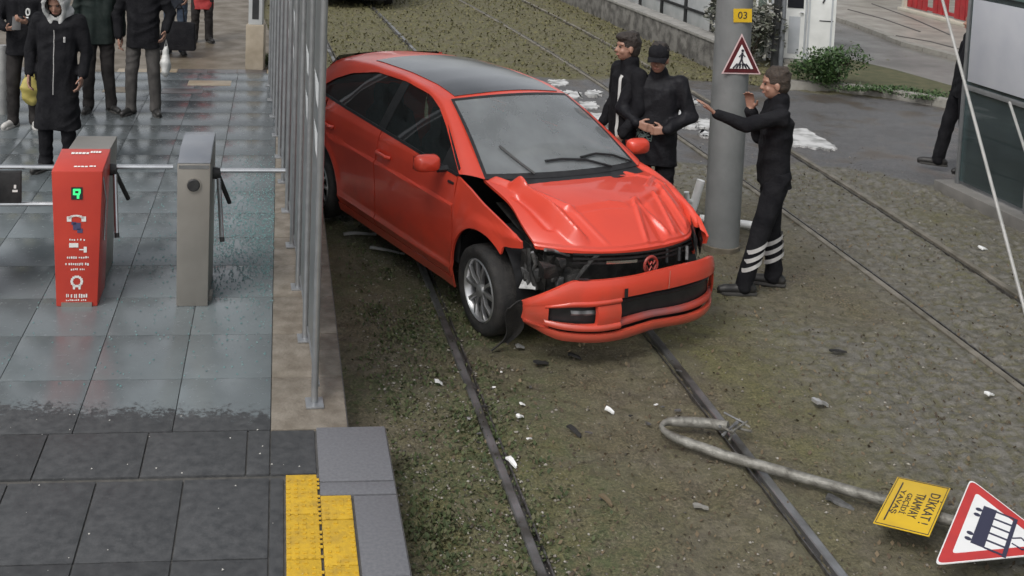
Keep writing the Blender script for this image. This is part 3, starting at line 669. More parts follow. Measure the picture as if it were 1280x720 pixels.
for s in (-1, 1):
    vis = s < 0
    fr = [(.40, .688), (.50, .662), (.575, .650)] if vis else [(.28, .60), (.40, .56), (.47, .45)]
    side_panel('fender', fr+arc(.83, 48 if vis else 25, 172, 20)+[(1.195, .17)], [(.40, .735), (.62, .80), (.85, .865), (1.02, .915), (1.195, .955)] if vis else [(.26, .66), (.5, .78), (.85, .88), (1.02, .925), (1.195, .955)], 40, 8, paint, s)
    d1 = side_panel('front_door', [(1.205, .215), (2.375, .215)], [(1.205, BELT(1.2)), (2.375, BELT(2.375))], 26, 60, paint, s, ang=22)
    d2 = side_panel('rear_door', [(2.387, .215), (2.98, .215), (3.01, .36), (3.06, .48), (3.15, .59), (3.25, .66)], [(2.387, BELT(2.387)), (3.36, BELT(3.36))], 26, 60, paint, s, ang=22)
    side_panel('rear_quarter', arc(3.38, 112, 178, 16)+[(3.76, .26), (4.0, .3)], [(3.372, BELT(3.37)), (3.62, 1.07), (3.80, 1.06), (3.96, 1.0), (4.03, .80)], 30, 8, paint, s)
    side_panel('sill', [(1.19, .135), (3.0, .135)], [(1.19, .207), (3.0, .207)], 12, 3, paint, s)
    # roof rail, A pillar, C pillar
    D = np.array([(l, W(l, h), h) for l, h in DLO]+[]); Dr = resamp(D, 44); Er = resamp(E3, 44); v = np.linspace(0, 1, 5)[:, None, None]
    Q = Dr[None]*(1-v)+Er[None]*v; bul = np.sin(np.pi*v[..., 0])*.014; Q[..., 1] += bul; Q[..., 2] += bul*.7
    shell('roof_rail', tocar(Q[..., 0], s*Q[..., 1], Q[..., 2]), paint, CARO, .02, np.array([0, -s, 0]))
    # glass
    g = side_panel('front_window', [(1.235, BELT(1.2)+.012), (2.36, BELT(2.36)+.012)], dlo(1.215, 2.36), 24, 8, sgm, s, -.014, rim=0)
    g = side_panel('rear_window', [(2.455, BELT(2.45)+.012), (3.56, BELT(3.56)+.005)], dlo(2.455, 3.585), 24, 8, sgm, s, -.014, rim=0)
    side_panel('pillar_trim', [(2.355, BELT(2.36)), (2.46, BELT(2.46))], dlo(2.355, 2.46, 4), 5, 8, trim, s, -.006, rim=.01)
    side_panel('belt_trim', [(1.205, BELT(1.2)-.002), (3.58, BELT(3.58)-.002)], [(1.205, BELT(1.2)+.016), (3.58, BELT(3.58)+.016)], 30, 2, trim, s, .004, rim=.008)
    side_panel('mirror_patch', [(1.20, BELT(1.2)+.005), (1.46, BELT(1.46)+.01)], dlo(1.205, 1.46, 6), 8, 5, trim, s, -.008, rim=.01)
    lo_ = side_panel('window_frame', dlo(1.22, 3.56, 30), [(l, h+.022) for l, h in dlo(1.22, 3.56, 30)], 36, 2, trim, s, -.002, rim=.008)
    # mirror
    mx_, mw, mh = 1.40, s*(.985), 1.015
    V = []
    for i in range(9):
        a = i/8*math.pi
        for j in range(16):
            b2 = j/16*2*math.pi; ex = abs(math.cos(b2))**.6*math.copysign(1, math.cos(b2)); ez = abs(math.sin(b2))**.6*math.copysign(1, math.sin(b2)); rr = math.sin(a)**.55
            V.append(tuple(tocar(mx_-.075*math.cos(a)*(1.0 if math.cos(a) > 0 else .35), mw+s*.108*ex*rr, mh+.066*ez*rr)))
    mb = MB().add(V, [(i*16+j, i*16+(j+1) % 16, (i+1)*16+(j+1) % 16, (i+1)*16+j) for i in range(8) for j in range(16)]); mir = mb.build('side_mirror', paint, CARO, 60)
    MB().tube([tuple(tocar(1.37, s*.82, .97)), tuple(tocar(1.38, s*.90, .965))], .025, 8).build('mirror_arm', trim, mir)
    P = [[tuple(tocar(mx_+.031, mw+s*.092*a_, mh+.048*b_)) for a_ in (-1, 1)] for b_ in (-1, 1)]; MB().grid(P).build('mirror_glass', chrome, mir)
    # handles
    for door, l0 in ((d1, 2.16), (d2, 3.12)):
        MB().tube([tuple(tocar(l0, s*(W(l0, .83)+.002), .835)), tuple(tocar(l0+.03, s*(W(l0, .83)+.035), .84)), tuple(tocar(l0+.16, s*(W(l0+.1, .83)+.035), .845)), tuple(tocar(l0+.19, s*(W(l0+.19, .83)+.002), .845))], .015, 8).build('door_handle', paint, door)
    MB().tube([tuple(tocar(1.23, s*(W(1.25, .9)+.001), .895)), tuple(tocar(1.30, s*(W(1.3, .9)+.006), .897))], .01, 6).build('door_badge', trim, d1)
    # wheel arch liner
    for lc in (.83, 3.38):
        P = [[tocar(lc-.372*math.cos(R(a)), s*w_, .31+.372*math.sin(R(a))) for w_ in (.50, .66, .80 if lc < 1 else .83)] for a in np.linspace(-8, 188, 22)]
        MB().grid(P).build('arch_liner', trim, CARO)
# roof
L_ = np.linspace(1.70, 3.60, 30); Ee = np.stack([np.interp(L_, E3[:, 0], E3[:, 1]), np.interp(L_, E3[:, 0], E3[:, 2])], 1)
Hc = np.interp(L_, [1.70, 1.85, 2.1, 2.4, 2.8, 3.2, 3.6], [1.425, 1.447, 1.468, 1.478, 1.472, 1.452, 1.40])
U = np.linspace(-1, 1, 21)
def roofP(dz=0, u0=-1, u1=1, i0=0, i1=30):
    P = []
    for i in range(i0, i1):
        l0 = L_[i]; row = []
        for u in np.linspace(u0, u1, 21):
            le = l0+.10*u*u*max(0, 1-(l0-1.7)/.6); h = Hc[i]-(Hc[i]-np.interp(le, E3[:, 0], E3[:, 2]))*abs(u)**2.2
            row.append(tocar(le, u*np.interp(le, E3[:, 0], E3[:, 1]), h+dz))
        P.append(row)
    return np.array(P)
shell('roof', roofP(), paint, CARO, 0)
shell('panoramic_roof', roofP(.006, -.90, .90, 1, 22), roofblk, CARO, .006)
# windscreen
P = []
for v in np.linspace(0, 1, 14):
    row = []
    for u in np.linspace(-1, 1, 25):
        lb, wb, hb = .93+.135*u*u, .695*u, .985-.012*u*u; lt, wt, ht = 1.705+.10*u*u, .545*u, 1.425-.045*u*u
        row.append(tocar(lb*(1-v)+lt*v, wb*(1-v)+wt*v, hb*(1-v)+ht*v+.028*math.sin(math.pi*v)))
    P.append(row)
ws = shell('windscreen', P, wsm, CARO, 0); P = np.array(P)
def wsp(u, v, dz=.0):
    lb, wb, hb = .93+.135*u*u, .695*u, .985-.012*u*u; lt, wt, ht = 1.705+.10*u*u, .545*u, 1.425-.045*u*u
    return tocar(lb*(1-v)+lt*v, wb*(1-v)+wt*v, hb*(1-v)+ht*v+.028*math.sin(math.pi*v)+dz)
for nm, f in (('top_trim', lambda t: wsp(t*2-1, .97, .003)), ):
    MB().grid([[wsp(u, v, .003) for u in np.linspace(-1, 1, 21)] for v in (.965, 1.0)]).build('windscreen_trim', trim, ws)
for sgn in (-1, 1): MB().grid([[wsp(sgn*u, v, .003) for u in (.965, 1.0)] for v in np.linspace(0, 1, 9)]).build('windscreen_trim', trim, ws)
MB().grid([[wsp(u, v, .003) for u in np.linspace(-1, 1, 21)] for v in (-.02, .035)]).build('windscreen_trim', trim, ws)
def wiper(pts, nm):
    mb = MB().tube([tuple(wsp(u, v, .022)) for u, v in pts], .009, 6); return mb.build(nm, trim, CARO)
wiper([(.55, .0), (.25, .10), (-.05, .13), (-.28, .12)], 'wiper'); wiper([(.92, .01), (.7, .11), (.45, .15), (.2, .13)], 'wiper'); wiper([(-.48, .0), (-.60, .14), (-.72, .30)], 'wiper')
# cowl
MB().grid([[tocar(.88+.135*u*u-a, .68*u, .968-.012*u*u-a*.2) for u in np.linspace(-1, 1, 15)] for a in (-.1, .0, .06)]).build('cowl', trim, CARO)
# tailgate with rear glass and lamps
MB().grid([[tocar(3.60+(.33*v)+.03*(1-u*u), u*(.56+.10*v), 1.395-.37*v-.02*u*u) for u in np.linspace(-1, 1, 11)] for v in np.linspace(0, 1, 6)]).build('rear_glass', sgm, CARO)
tg = MB().grid([[tocar(3.94+.09*math.sin(math.pi*min(1, v*.9))+.03*(1-u*u), u*(.67-.02*v), 1.03-.62*v) for u in np.linspace(-1, 1, 13)] for v in np.linspace(0, 1, 8)]).build('tailgate', paint, CARO)
MB().grid([[tocar(4.03-.12*abs(u)**4+.02*math.sin(3*v), u*.80, .62-.42*v) for u in np.linspace(-1, 1, 21)] for v in np.linspace(0, 1, 6)]).build('rear_bumper', paint, CARO)
lampm = mat('tail_lamp', (.25, .01, .01), None, rough=.15)
for s in (-1, 1): MB().grid([[tocar(3.90+.10*v, s*(W(3.90+.1*v, .9)+.006-.06*v), h) for v in (0, .5, 1)] for h in (.80, .88, .97)]).build('tail_lamp', lampm, CARO)
# floor, interior
MB().add([tuple(tocar(l, w_, h)) for l, w_, h in [(.5, -.6, .2), (.5, .6, .2), (3.9, -.62, .24), (3.9, .62, .24), (.5, -.6, .32), (.5, .6, .32), (3.9, -.62, .36), (3.9, .62, .36)]], [(0, 1, 3, 2), (4, 6, 7, 5), (0, 2, 6, 4), (1, 5, 7, 3), (0, 4, 5, 1), (2, 3, 7, 6)]).build('underbody', trim, CARO)
for s in (-1, 1): MB().grid([[tocar(l, s*.79, h) for l in np.linspace(1.2, 3.7, 6)] for h in (.3, .94)]).build('door_lining', mat('lining', (.03, .03, .032), (.045, .045, .047), 9, .7), CARO)
seatm = mat('seat_cloth', (.028, .028, .03), (.05, .05, .052), 30, .85)
MB().grid([[tocar(.98+.42*v+.10*u*u, .66*u*(1+.05*v), .972-.03*v+.02*math.sin(6*u)) for u in np.linspace(-1, 1, 15)] for v in np.linspace(0, 1, 5)]).build('dashboard', trim, CARO)
MB().grid([[tocar(1.42+.1*u*u, .66*u, h) for u in np.linspace(-1, 1, 9)] for h in (.4, .95)]).build('dashboard', trim, CARO)
for s in (-1, 1):
    for l0 in (1.95, 2.85):
        q = MB()
        for i, (a, b_, hw) in enumerate([(0, .42, .24), (.05, .55, .25), (.12, .80, .25), (.17, .98, .22), (.18, 1.04, .13), (.19, 1.20, .12), (.20, 1.24, .09)]): pass
        prof = [(0, .42, .22), (.03, .50, .25), (.10, .75, .25), (.17, .98, .22), (.185, 1.05, .13), (.195, 1.17, .13), (.20, 1.22, .10)]
        P = [[tocar(l0+a+dd, s*.36+hw*math.copysign(abs(math.cos(t_))**.7, math.cos(t_)), b_) for t_, dd in [(k*math.pi/8, .07*math.sin(k*math.pi/4)) for k in range(16)]+[(0, 0)]] for a, b_, hw in prof]
        MB().grid(P).build('seat_back', seatm, CARO, 60)
P = [tuple(tocar(1.52+.05*math.sin(a), .36+.185*math.cos(a), .98+.17*math.sin(a))) for a in np.linspace(0, 6.283, 25)]
MB().tube(P, .016, 8).build('steering_wheel', trim, CARO)
# bonnet (crumpled)
def tent(d, wd): return np.clip(1-np.abs(d)/wd, 0, 1)
def seg(u, v, a, b_):
    ax, ay = a; bx, by = b_; t_ = np.clip(((u-ax)*(bx-ax)+(v-ay)*(by-ay))/((bx-ax)**2+(by-ay)**2), 0, 1)
    return np.hypot(u-(ax+t_*(bx-ax)), v-(ay+t_*(by-ay)))
vv, uu = np.meshgrid(np.linspace(0, 1, 130), np.linspace(-1, 1, 190), indexing='ij')
HL = (.945+.135*uu**2)*(1-vv)+(.14+.29*np.abs(uu)**2.6+.03*np.maximum(0, uu)*np.sin(7*uu))*vv
HWd = uu*(.695*(1-vv)+(.69+.01*np.clip(uu, 0, 1))*vv)*(1+(.045+.03*np.clip(uu, 0, 1))*np.sin(np.pi*vv))
HH = (.972-.012*uu**2)*(1-vv)+(.700-.005*uu**2)*vv+.052*np.sin(np.pi*vv**.9)*(1-.35*uu**2)
u8 = uu*.8
vc = .60+.05*np.clip(-.25-uu, 0, 1)-.22*np.clip(uu-.35, 0, 1)+.012*np.sin(9*uu)
up_ = np.clip((vv-.12)/(vc-.12), 0, 1); dn_ = np.clip(1-(vv-vc)/(1.0-vc), 0, 1)
C = .058*np.where(vv < vc, up_**1.25, dn_**1.35)*sst(uu, -.80, -.50)*(1-.5*sst(uu, .75, 1))
C += -.012*tent(vv-vc-.035, .03)*sst(uu, -.6, -.4)*(1-sst(uu, .7, .9))
for A0, A1, h_, w_ in (((.20, .60), (.06, .97), .024, .030), ((.22, .60), (.33, .93), .026, .026), ((.47, .56), (.41, .93), .024, .026), ((.60, .48), (.62, .92), .030, .034), ((.68, .40), (.77, .80), .026, .030),
                       ((-.56, .18), (-.42, .62), .022, .040), ((-.62, .26), (-.50, .90), .078, .080), ((-.40, .62), (-.30, .95), .012, .030), ((.55, .10), (.70, .36), .016, .030), ((.50, .42), (.74, .30), .016, .028), ((-.05, .585), (.10, .64), .012, .022), ((-.72, .06), (-.60, .28), .040, .060)):
    C += h_*tent(seg(u8, vv, A0, A1), w_)
C += -.024*tent(seg(u8, vv, (-.70, .40), (-.64, .78)), .05)-.012*tent(seg(u8, vv, (.36, .14), (.60, .19)), .02)-.022*tent(seg(u8, vv, (.27, .66), (.24, .97)), .06)-.018*tent(seg(u8, vv, (.53, .6), (.52, .95)), .05)
C += (lattice_noise(uu*3+9, vv*3+4, 1.2, 77, 2)-.5)*.010*sst(vv, .2, .5)
C *= 1-sst(vv, .90, 1.0)*.7
for _ in range(2): C[1:-1, 1:-1] = (C[1:-1, 1:-1]*4+2*(C[:-2, 1:-1]+C[2:, 1:-1]+C[1:-1, :-2]+C[1:-1, 2:])+C[:-2, :-2]+C[2:, 2:]+C[:-2, 2:]+C[2:, :-2])/16
HH = HH+C; HH[vv > .97] -= .012
pull = .035*np.exp(-((vv-.5)/.25)**2)*np.clip(-(uu+.55)/.45, 0, 1); HWd = HWd+pull; HH = HH+.02*np.clip(-(uu+.6)/.4, 0, 1)*np.sin(np.pi*vv)
shell('bonnet', tocar(HL, HWd, HH), paint, CARO, .022, np.array([.1, 0, -1]), 16)
# far wing top, pushed up against the bonnet edge
he = resamp(np.stack([HL[::-1, -1], HWd[::-1, -1], HH[::-1, -1]-.006], 1), 30); ft_ = resamp([(.26, .66), (.5, .78), (.85, .88), (1.02, .925), (1.195, .955)], 30)
f3 = np.stack([ft_[:, 0], W(ft_[:, 0], ft_[:, 1])-.002-PIN(ft_[:, 0]), ft_[:, 1]], 1); v = np.linspace(0, 1, 6)[:, None, None]; Q = he[None]*(1-v)+f3[None]*v; Q[..., 2] += .02*np.sin(np.pi*v[..., 0])+.006*np.sin(14*Q[..., 0])*np.sin(np.pi*v[..., 0])
shell('wing_top', tocar(Q[..., 0], Q[..., 1], Q[..., 2]), paint, CARO, 0)
# dark bay under the bonnet
P = [[tocar(.32+.60*v+.10*u*u, .62*u, .58+.22*v) for u in np.linspace(-1, 1, 9)] for v in np.linspace(0, 1, 5)]
MB().grid(P).build('bay_cover', inner, CARO)
MB().grid([[tocar(.27+.16*u*u, .62*u, h) for u in np.linspace(-1, 1, 13)] for h in np.linspace(.22, .72, 5)]).build('radiator', inner, CARO)
MB().grid([[tocar(l, -.62-.02*math.sin(9*l), h) for l in np.linspace(.40, 1.0, 9)] for h in np.linspace(.25, .64, 5)]).build('inner_wing', inner, CARO)
MB().grid([[tocar(l, .64, h) for l in np.linspace(.40, 1.0, 5)] for h in np.linspace(.25, .64, 3)]).build('inner_wing', inner, CARO)
bits_m = mat('broken_metal', (.10, .10, .10), (.28, .28, .28), 18, .45, .5)
def cartube(pts, r_, mt, nm): return MB().tube([tuple(tocar(*p)) for p in pts], r_, 8).build(nm, mt, CARO)
cartube([(.30, -.70, .70), (.34, -.60, .67), (.30, -.50, .64)], .012, bits_m, 'bracket'); cartube([(.46, -.72, .66), (.42, -.73, .52), (.38, -.70, .40)], .018, inner, 'bracket')
cartube([(.36, -.76, .67), (.37, -.72, .58), (.45, -.70, .48)], .012, bits_m, 'bracket'); cartube([(.24, -.42, .655), (.18, -.2, .66), (.17, .1, .665)], .010, bits_m, 'cable')
cartube([(.5, -.70, .60), (.44, -.74, .46), (.50, -.72, .36), (.62, -.68, .33)], .022, inner, 'hose'); cartube([(.22, -.50, .50), (.20, -.40, .62), (.2, -.3, .68)], .016, inner, 'hose')
for k in range(16):
    l0, w0, h0 = random.uniform(.22, .48), random.uniform(-.74, -.35), random.uniform(.40, .68); a = random.uniform(.02, .06)
    l0 += .2*max(0, abs(w0)-.5)
    c8 = [tuple(tocar(l0+dx*a*random.uniform(.5, 1.2), w0+dy*a*random.uniform(.5, 1.4), h0+dz*a*random.uniform(.5, 1.2))) for dz in (-1, 1) for dy in (-1, 1) for dx in (-1, 1)]
    MB().add(c8, [(0, 2, 3, 1), (4, 5, 7, 6), (0, 1, 5, 4), (2, 6, 7, 3), (0, 4, 6, 2), (1, 3, 7, 5)]).build('broken_bracket', bits_m if k % 6 == 0 else inner, CARO, bevel=.004)
V = [(.44, -.80, .40), (.36, -.72, .41), (.40, -.70, .455), (.46, -.75, .46)]; MB().add([tuple(tocar(*v)) for v in V], [(0, 1, 2, 3)]).build('torn_bracket', bits_m, CARO, recalc=False)
# far headlight, grille, emblem
hlg = glassmat('headlamp_glass', (.8, .85, .85), 1.5, .15, (.5, .5, .5), .05)
hl = MB().grid([[tocar(.13+.32*v+.02*(1-h), .52+.235*v, .575+.12*h+.06*v) for v in np.linspace(0, 1, 8)] for h in np.linspace(0, 1, 5)]).build('headlight', hlg, CARO)
MB().grid([[tocar(.16+.32*v, .50+.225*v, .565+.12*h+.06*v) for v in np.linspace(0, 1, 6)] for h in (0, 1)]).build('reflector', mat('reflector', (.35, .36, .37), (.12, .12, .13), 16, .2, .7), hl)
for z in (.605, .635, .665): MB().grid([[tocar(.115+.12*u*u, .52*u, z+dz) for u in np.linspace(-1, 1, 13)] for dz in (0, .014)]).build('grille_bar', trim, CARO)
MB().grid([[tocar(.10+.12*u*u, .52*u, .612+dz) for u in np.linspace(-.60, -.16, 7)] for dz in (0, .020)]).build('grille_chrome', chrome, CARO)
for w_ in (.22, .33, .40): cartube([(.15, w_, .56), (.17, w_+.015, .65)], .011, bits_m if w_ > .35 else trim, 'grille_post')
em = MB(); redsil = mat('emblem_red', (.36, .035, .025), (.25, .06, .05), 30, .35, .2)
ring = [tuple(tocar(.085, .02+.055*math.cos(a), .588+.058*math.sin(a))) for a in np.linspace(0, 6.283, 25)]
eo = em.tube(ring, .010, 8).build('emblem', redsil, CARO)
MB().tube([tuple(tocar(.082, x*.70+.02, .588+(z-.625)*.70)) for x, z in ((.045, .67), (.02, .632), (0, .66), (-.02, .632), (-.045, .67))], .007, 6).build('emblem_stroke', redsil, eo)
MB().tube([tuple(tocar(.082, x*.70+.02, .588+(z-.625)*.70)) for x, z in ((.06, .625), (.03, .572), (0, .615), (-.03, .572), (-.06, .625))], .007, 6).build('emblem_stroke', redsil, eo)
# hanging front bumper: bands along one plan curve, dropped and twisted
def bump(u, h, push=0.0):
    h = h-(max(0, -u-.72)/.28)**1.3*max(0, h-.33)*.75+(max(0, -u-.80)/.2)**1.5*max(0, .33-h)*.45
    h = h-(max(0, u-.70)/.30)**1.5*max(0, h-.36)*.42
    w_ = u*(.84 if u < 0 else .805); l = .015+.33*abs(u)**3.8+(-push); l = l-.03*max(0, -u); drop = -.035*max(0, -u)-.0*u
    return tocar(l+.012*math.sin(4*u), w_*(1-.02*(h < .25)), h+drop+.005*math.sin(7*u+h*9))
US = np.linspace(-1, 1, 61)
def band(h0, h1, p0, p1, us=US, n=5, mid=.01): return [[bump(u, h0+(h1-h0)*v, p0+(p1-p0)*v+mid*math.sin(math.pi*v)) for u in us] for v in np.linspace(0, 1, n)]
BP = empty('front_bumper', (0, 0, 0)); BP.parent = CARO
shell('upper_band', band(.445, .575, .015, .0), paint, BP, .03, np.array([-1, 0, -.1]))
shell('lower_lip', band(.165, .225, .0, .02), paint, BP, .03, np.array([-1, 0, .1]))
shell('corner_band', band(.22, .45, -.002, .012, np.linspace(-1, -.88, 9)), paint, BP, .02, np.array([-1, 0, 0]))
shell('corner_band', band(.22, .45, -.002, .012, np.linspace(.86, 1, 9)), paint, BP, .02, np.array([-1, 0, 0]))
shell('fog_surround', band(.412, .447, .012, .016, np.linspace(-.90, -.36, 15)), paint, BP, .03, np.array([-1, 0, 0]))
shell('fog_surround', band(.25, .29, .018, .010, np.linspace(-.90, -.36, 15)), paint, BP, .03, np.array([-1, 0, 0]))
shell('fog_surround', band(.29, .41, .012, .012, np.linspace(-.56, -.36, 9)), paint, BP, .03, np.array([-1, 0, 0]))
shell('cross_bar', band(.255, .292, .002, -.012, np.linspace(-.37, .9, 30)), mat('blue_grey_bar', (.40, .05, .03), (.14, .11, .12), 2.2, .4), BP, .02, np.array([-1, 0, 0]))
shell('fog_recess', band(.29, .41, -.06, -.06, np.linspace(-.92, -.46, 9)), trim, BP, 0)
MB().grid(band(.33, .37, -.045, -.04, np.linspace(-.72, -.52, 6), 3)).build('fog_lamp', bits_m, BP)
shell('grille_mesh', band(.19, .46, -.05, -.05, np.linspace(-.95, .95, 30)), trim, BP, 0)
MB().grid(band(.39, .41, -.03, -.03, np.linspace(-.36, .88, 20), 3)).build('lower_grille_bar', trim, BP)
MB().grid([[bump(u, .47+.04*v, .025) for u in np.linspace(-.345, -.31, 3)] for v in (-.6, 0, 1, )]).build('plate_screw_mark', trim, BP)
MB().grid([[bump(.13+.006*v+du, .45+.12*v, .026) for du in (0, .008)] for v in np.linspace(0, 1, 5)]).build('crack', mat('crack_pale', (.5, .2, .15)), BP, recalc=False)
MB().grid([[bump(u, .585, .0-.03*v) for u in np.linspace(-.7, -.62, 4)] for v in (-.1, 1)]).build('clip', trim, BP)
# wheels
def wheel(l, s, steer, camber, label=None):
    c = np.array([CL-float(LX(l)), s*.775, .312]); wo_ = empty('wheel', c, steer); wo_.parent = CARO; wo_.rotation_euler = (camber, 0, steer)
    tp = [(.215, -.08), (.25, -.095), (.285, -.098), (.305, -.085), (.313, -.05), (.313, .05), (.305, .085), (.285, .098), (.25, .095), (.215, .08)]
    MB().lathe(tp, 40, 'y').build('tyre', rubber, wo_, 50)
    o_ = s
    MB().lathe([(.20, -.07*o_), (.205, .0), (.222, .082*o_), (.212, .09*o_), (.20, .075*o_), (.19, .02*o_)], 40, 'y').build('rim', alloy, wo_, 50)
    MB().lathe([(0, .012*o_), (.20, .012*o_)], 32, 'y').build('brake_disc', trim, wo_)
    for k in range(5):
        for d2_ in (-.17, .17):
            a = k*2*math.pi/5+.3; a1 = a+d2_*.6; a2 = a+d2_*1.7
            p0 = Vector((.035*math.cos(a1), .07*o_, .035*math.sin(a1))); p1 = Vector((.205*math.cos(a2), .078*o_, .205*math.sin(a2))); t_ = Vector((-math.sin(a2), 0, math.cos(a2)))
            q = MB(); V = []
            for p_, hw, dy in ((p0, .012, 0), (p0.lerp(p1, .5), .010, .012*o_), (p1, .014, 0)):
                for sg, dd in ((-1, -.03*o_), (-1, 0), (1, 0), (1, -.03*o_)): V.append(tuple(p_+t_*hw*sg+Vector((0, dd+dy, 0))))
            q.add(V, [(i*4+j, i*4+(j+1) % 4, (i+1)*4+(j+1) % 4, (i+1)*4+j) for i in range(2) for j in range(4)]+[(3, 2, 1, 0), (8, 9, 10, 11)]); q.build('spoke', alloy, wo_, 30, bevel=.003)
    MB().lathe([(0, .092*o_), (.028, .09*o_), (.045, .08*o_), (.05, .05*o_)], 20, 'y').build('hub_cap', alloy, wo_)
    return wo_
wheel(.83, -1, R(-5), R(2)); wheel(.83, 1, R(-5), 0); wheel(3.38, -1, 0, 0); wheel(3.38, 1, 0, 0)

# torn wheel arch liner on the ground in front of the wheel
p = G(632, 440); P = []
for v in np.linspace(0, 1, 9):
    a = R(-15+75*v); P.append([(.06+.05*math.sin(5*v)+.12*u-.05*v+.22*math.sin(a)*.35, .02*math.cos(3*u)-.10*v, .03+.36*v+.03*math.sin(4*u)) for u in np.linspace(-.5, .5, 7)])
al = shell('arch_liner_piece', P, rubber, None, .012, np.array([0, 1, 0])); al.location = (p.x-.08, p.y, 0); al.rotation_euler = (R(6), R(8), .4)
tag(al, 'torn black plastic wheel arch liner standing on the ground beside the front tyre', 'car part')

# ------------------------------------------------------------------ bent sign post with its two signs
galv = mat('galvanised_dirty', (.10, .095, .08), (.27, .262, .235), 14, .5, .25, .3, 60)
def gp(u, v, z=.0):
    q = G(u, v, z); return q
pts = [gp(910, 533, .09), gp(885, 529, .075), gp(850, 527, .075), gp(832, 527, .07), gp(826, 533, .06), gp(832, 541, .05), gp(850, 550, .05), gp(905, 569, .05), gp(1000, 596, .06), gp(1100, 624, .075), gp(1192, 652, .095), gp(1260, 675, .11)]
rad = [.030, .030, .030, .020, .014, .020, .028, .029, .029, .028, .028, .028]
PTS = resamp([tuple(p) for p in pts], 60); d0 = np.r_[0, np.cumsum(np.linalg.norm(np.diff(np.array(pts), axis=0), axis=1))]; RR = np.interp(np.linspace(0, d0[-1], 60), d0, rad)
MBp = MB().tube(PTS, RR, 12); sp_o = empty('sign_post', (0, 0, 0), 0, 'bent grey metal post knocked flat across the muddy rail, carrying two signs', 'sign post')
MBp.build('post', galv, sp_o, 60)
q0 = gp(910, 533, .09)
for k in range(9):
    a = random.random()*6.28; MB().tube([tuple(q0+Vector((random.uniform(-.06, .10), random.uniform(-.08, .08), random.uniform(-.06, .02)))), tuple(q0+Vector((.09*math.cos(a)+.04, .12*math.sin(a), random.uniform(-.07, .04))))], random.uniform(.004, .011), 6).build('torn_strip', galv if k % 3 else bits_m, sp_o)
def plate_basis(p00, pu, pv):     # origin, across, up (3-D vectors)
    ex = (pu-p00).normalized(); n_ = ex.cross(pv-p00).normalized(); ey = n_.cross(ex); mtx = Matrix((ex, ey, n_)).transposed().to_4x4(); mtx.translation = p00; return mtx
# yellow plate: its text runs from the upper edge in the picture to the lower one
a, b_, c_, d2 = gp(1188, 610, .155), gp(1160, 673, .15), gp(1093, 651, .12), gp(1122, 596, .125)   # top-left, top-right, bottom-right, bottom-left of the reading plate
cen = (a+b_+c_+d2)/4; ex = ((b_-a)+(c_-d2)).normalized(); n_ = ex.cross((a-d2)+(b_-c_)).normalized(); n_ = n_ if n_.z > 0 else -n_; ey = n_.cross(ex)
wd, hg = ((b_-a).length+(c_-d2).length)/2, ((a-d2).length+(b_-c_).length)/2
mtx = Matrix((ex, ey, n_)).transposed().to_4x4(); mtx.translation = cen
ysign = bpy.data.objects.new('warning_plate', None); COL.objects.link(ysign); ysign.parent = sp_o; ysign.matrix_local = mtx
syel = mat('sign_yellow', (.62, .40, .015), (.52, .33, .02), 6, .45, lo=.5, hi=.8); sblk = mat('sign_black', (.02, .02, .03), None, rough=.5)
MB().box(-wd/2, wd/2, -hg/2, hg/2, -.004, 0).build('plate', syel, ysign, bevel=.0015)
for x0, x1, y0, y1 in ((-.48, .48, .465, .475), (-.48, .48, -.475, -.465), (-.485, -.475, -.475, .475), (.475, .485, -.475, .475), (-.40, .40, -.36, -.335)):
    MB().box(x0*wd, x1*wd, y0*hg, y1*hg, .0, .0015).build('border_line', sblk, ysign)
for txt, y, sz, wfit in (('DİKKAT !', .30, .24, .62), ('TRAMVAY', .06, .17, .5), ('GEÇİDİ', -.13, .15, .42), ('YAVAŞ', -.27, .12, .5)):
    me = textmesh(txt, 1.0); co = np.array([v.co[:] for v in me.vertices]); sx_ = wfit*wd/(co[:, 0].max()-co[:, 0].min()); sy_ = sz*hg/(co[:, 1].max()-co[:, 1].min()); me.transform(Matrix.Diagonal((sx_, sy_, 1, 1)))
    o = link('lettering', me, sblk, ysign); o.location = (0, y*hg, .001)
# triangular tram warning sign: base edge towards the plate, apex to the right
b0, b1, ap = gp(1213, 598, .17), gp(1168, 706, .15), gp(1333, 690, .13)
mid = (b0+b1)/2; ex = (b1-b0).normalized(); n_ = ex.cross(ap-mid).normalized(); flip = n_.z < 0
if flip: n_ = -n_
ey = n_.cross(ex); Lb = (b1-b0).length; Ha = (ap-mid).dot(ey); off = (ap-mid).dot(ex)
mtx = Matrix((ex, ey, n_)).transposed().to_4x4(); mtx.translation = mid
ts = bpy.data.objects.new('warning_triangle', None); COL.objects.link(ts); ts.parent = sp_o; ts.matrix_local = mtx
sred = mat('sign_red', (.50, .035, .03), (.42, .03, .03), 9, .4); swht = mat('sign_white', (.74, .74, .73), (.66, .66, .65), 9, .45, lo=.5, hi=.8); snavy = mat('sign_navy', (.03, .03, .06), None, rough=.5)
def tri(k, r_=0):                  # triangle shrunk towards its centroid, corners rounded
    P = [Vector((-Lb/2, 0)), Vector((Lb/2, 0)), Vector((off, Ha))]; c = (P[0]+P[1]+P[2])/3; P = [c+(p-c)*k for p in P]; out = []
    for i in range(3):
        p, q, s_ = P[i-1], P[i], P[(i+1) % 3]; a_ = q+(p-q).normalized()*r_; b2 = q+(s_-q).normalized()*r_
        out += [(a_*(1-t)**2+q*2*t*(1-t)+b2*t*t)[:] for t in (0, .25, .5, .75, 1)]
    return out
MB().prism(tri(1.0, .05), -.004, 0).build('plate', swht, ts, 20)
MB().prism(tri(.965, .05), -.001, .0015).build('red_border', sred, ts, 20); MB().prism(tri(.70, .03), 0, .003).build('white_field', swht, ts, 20)
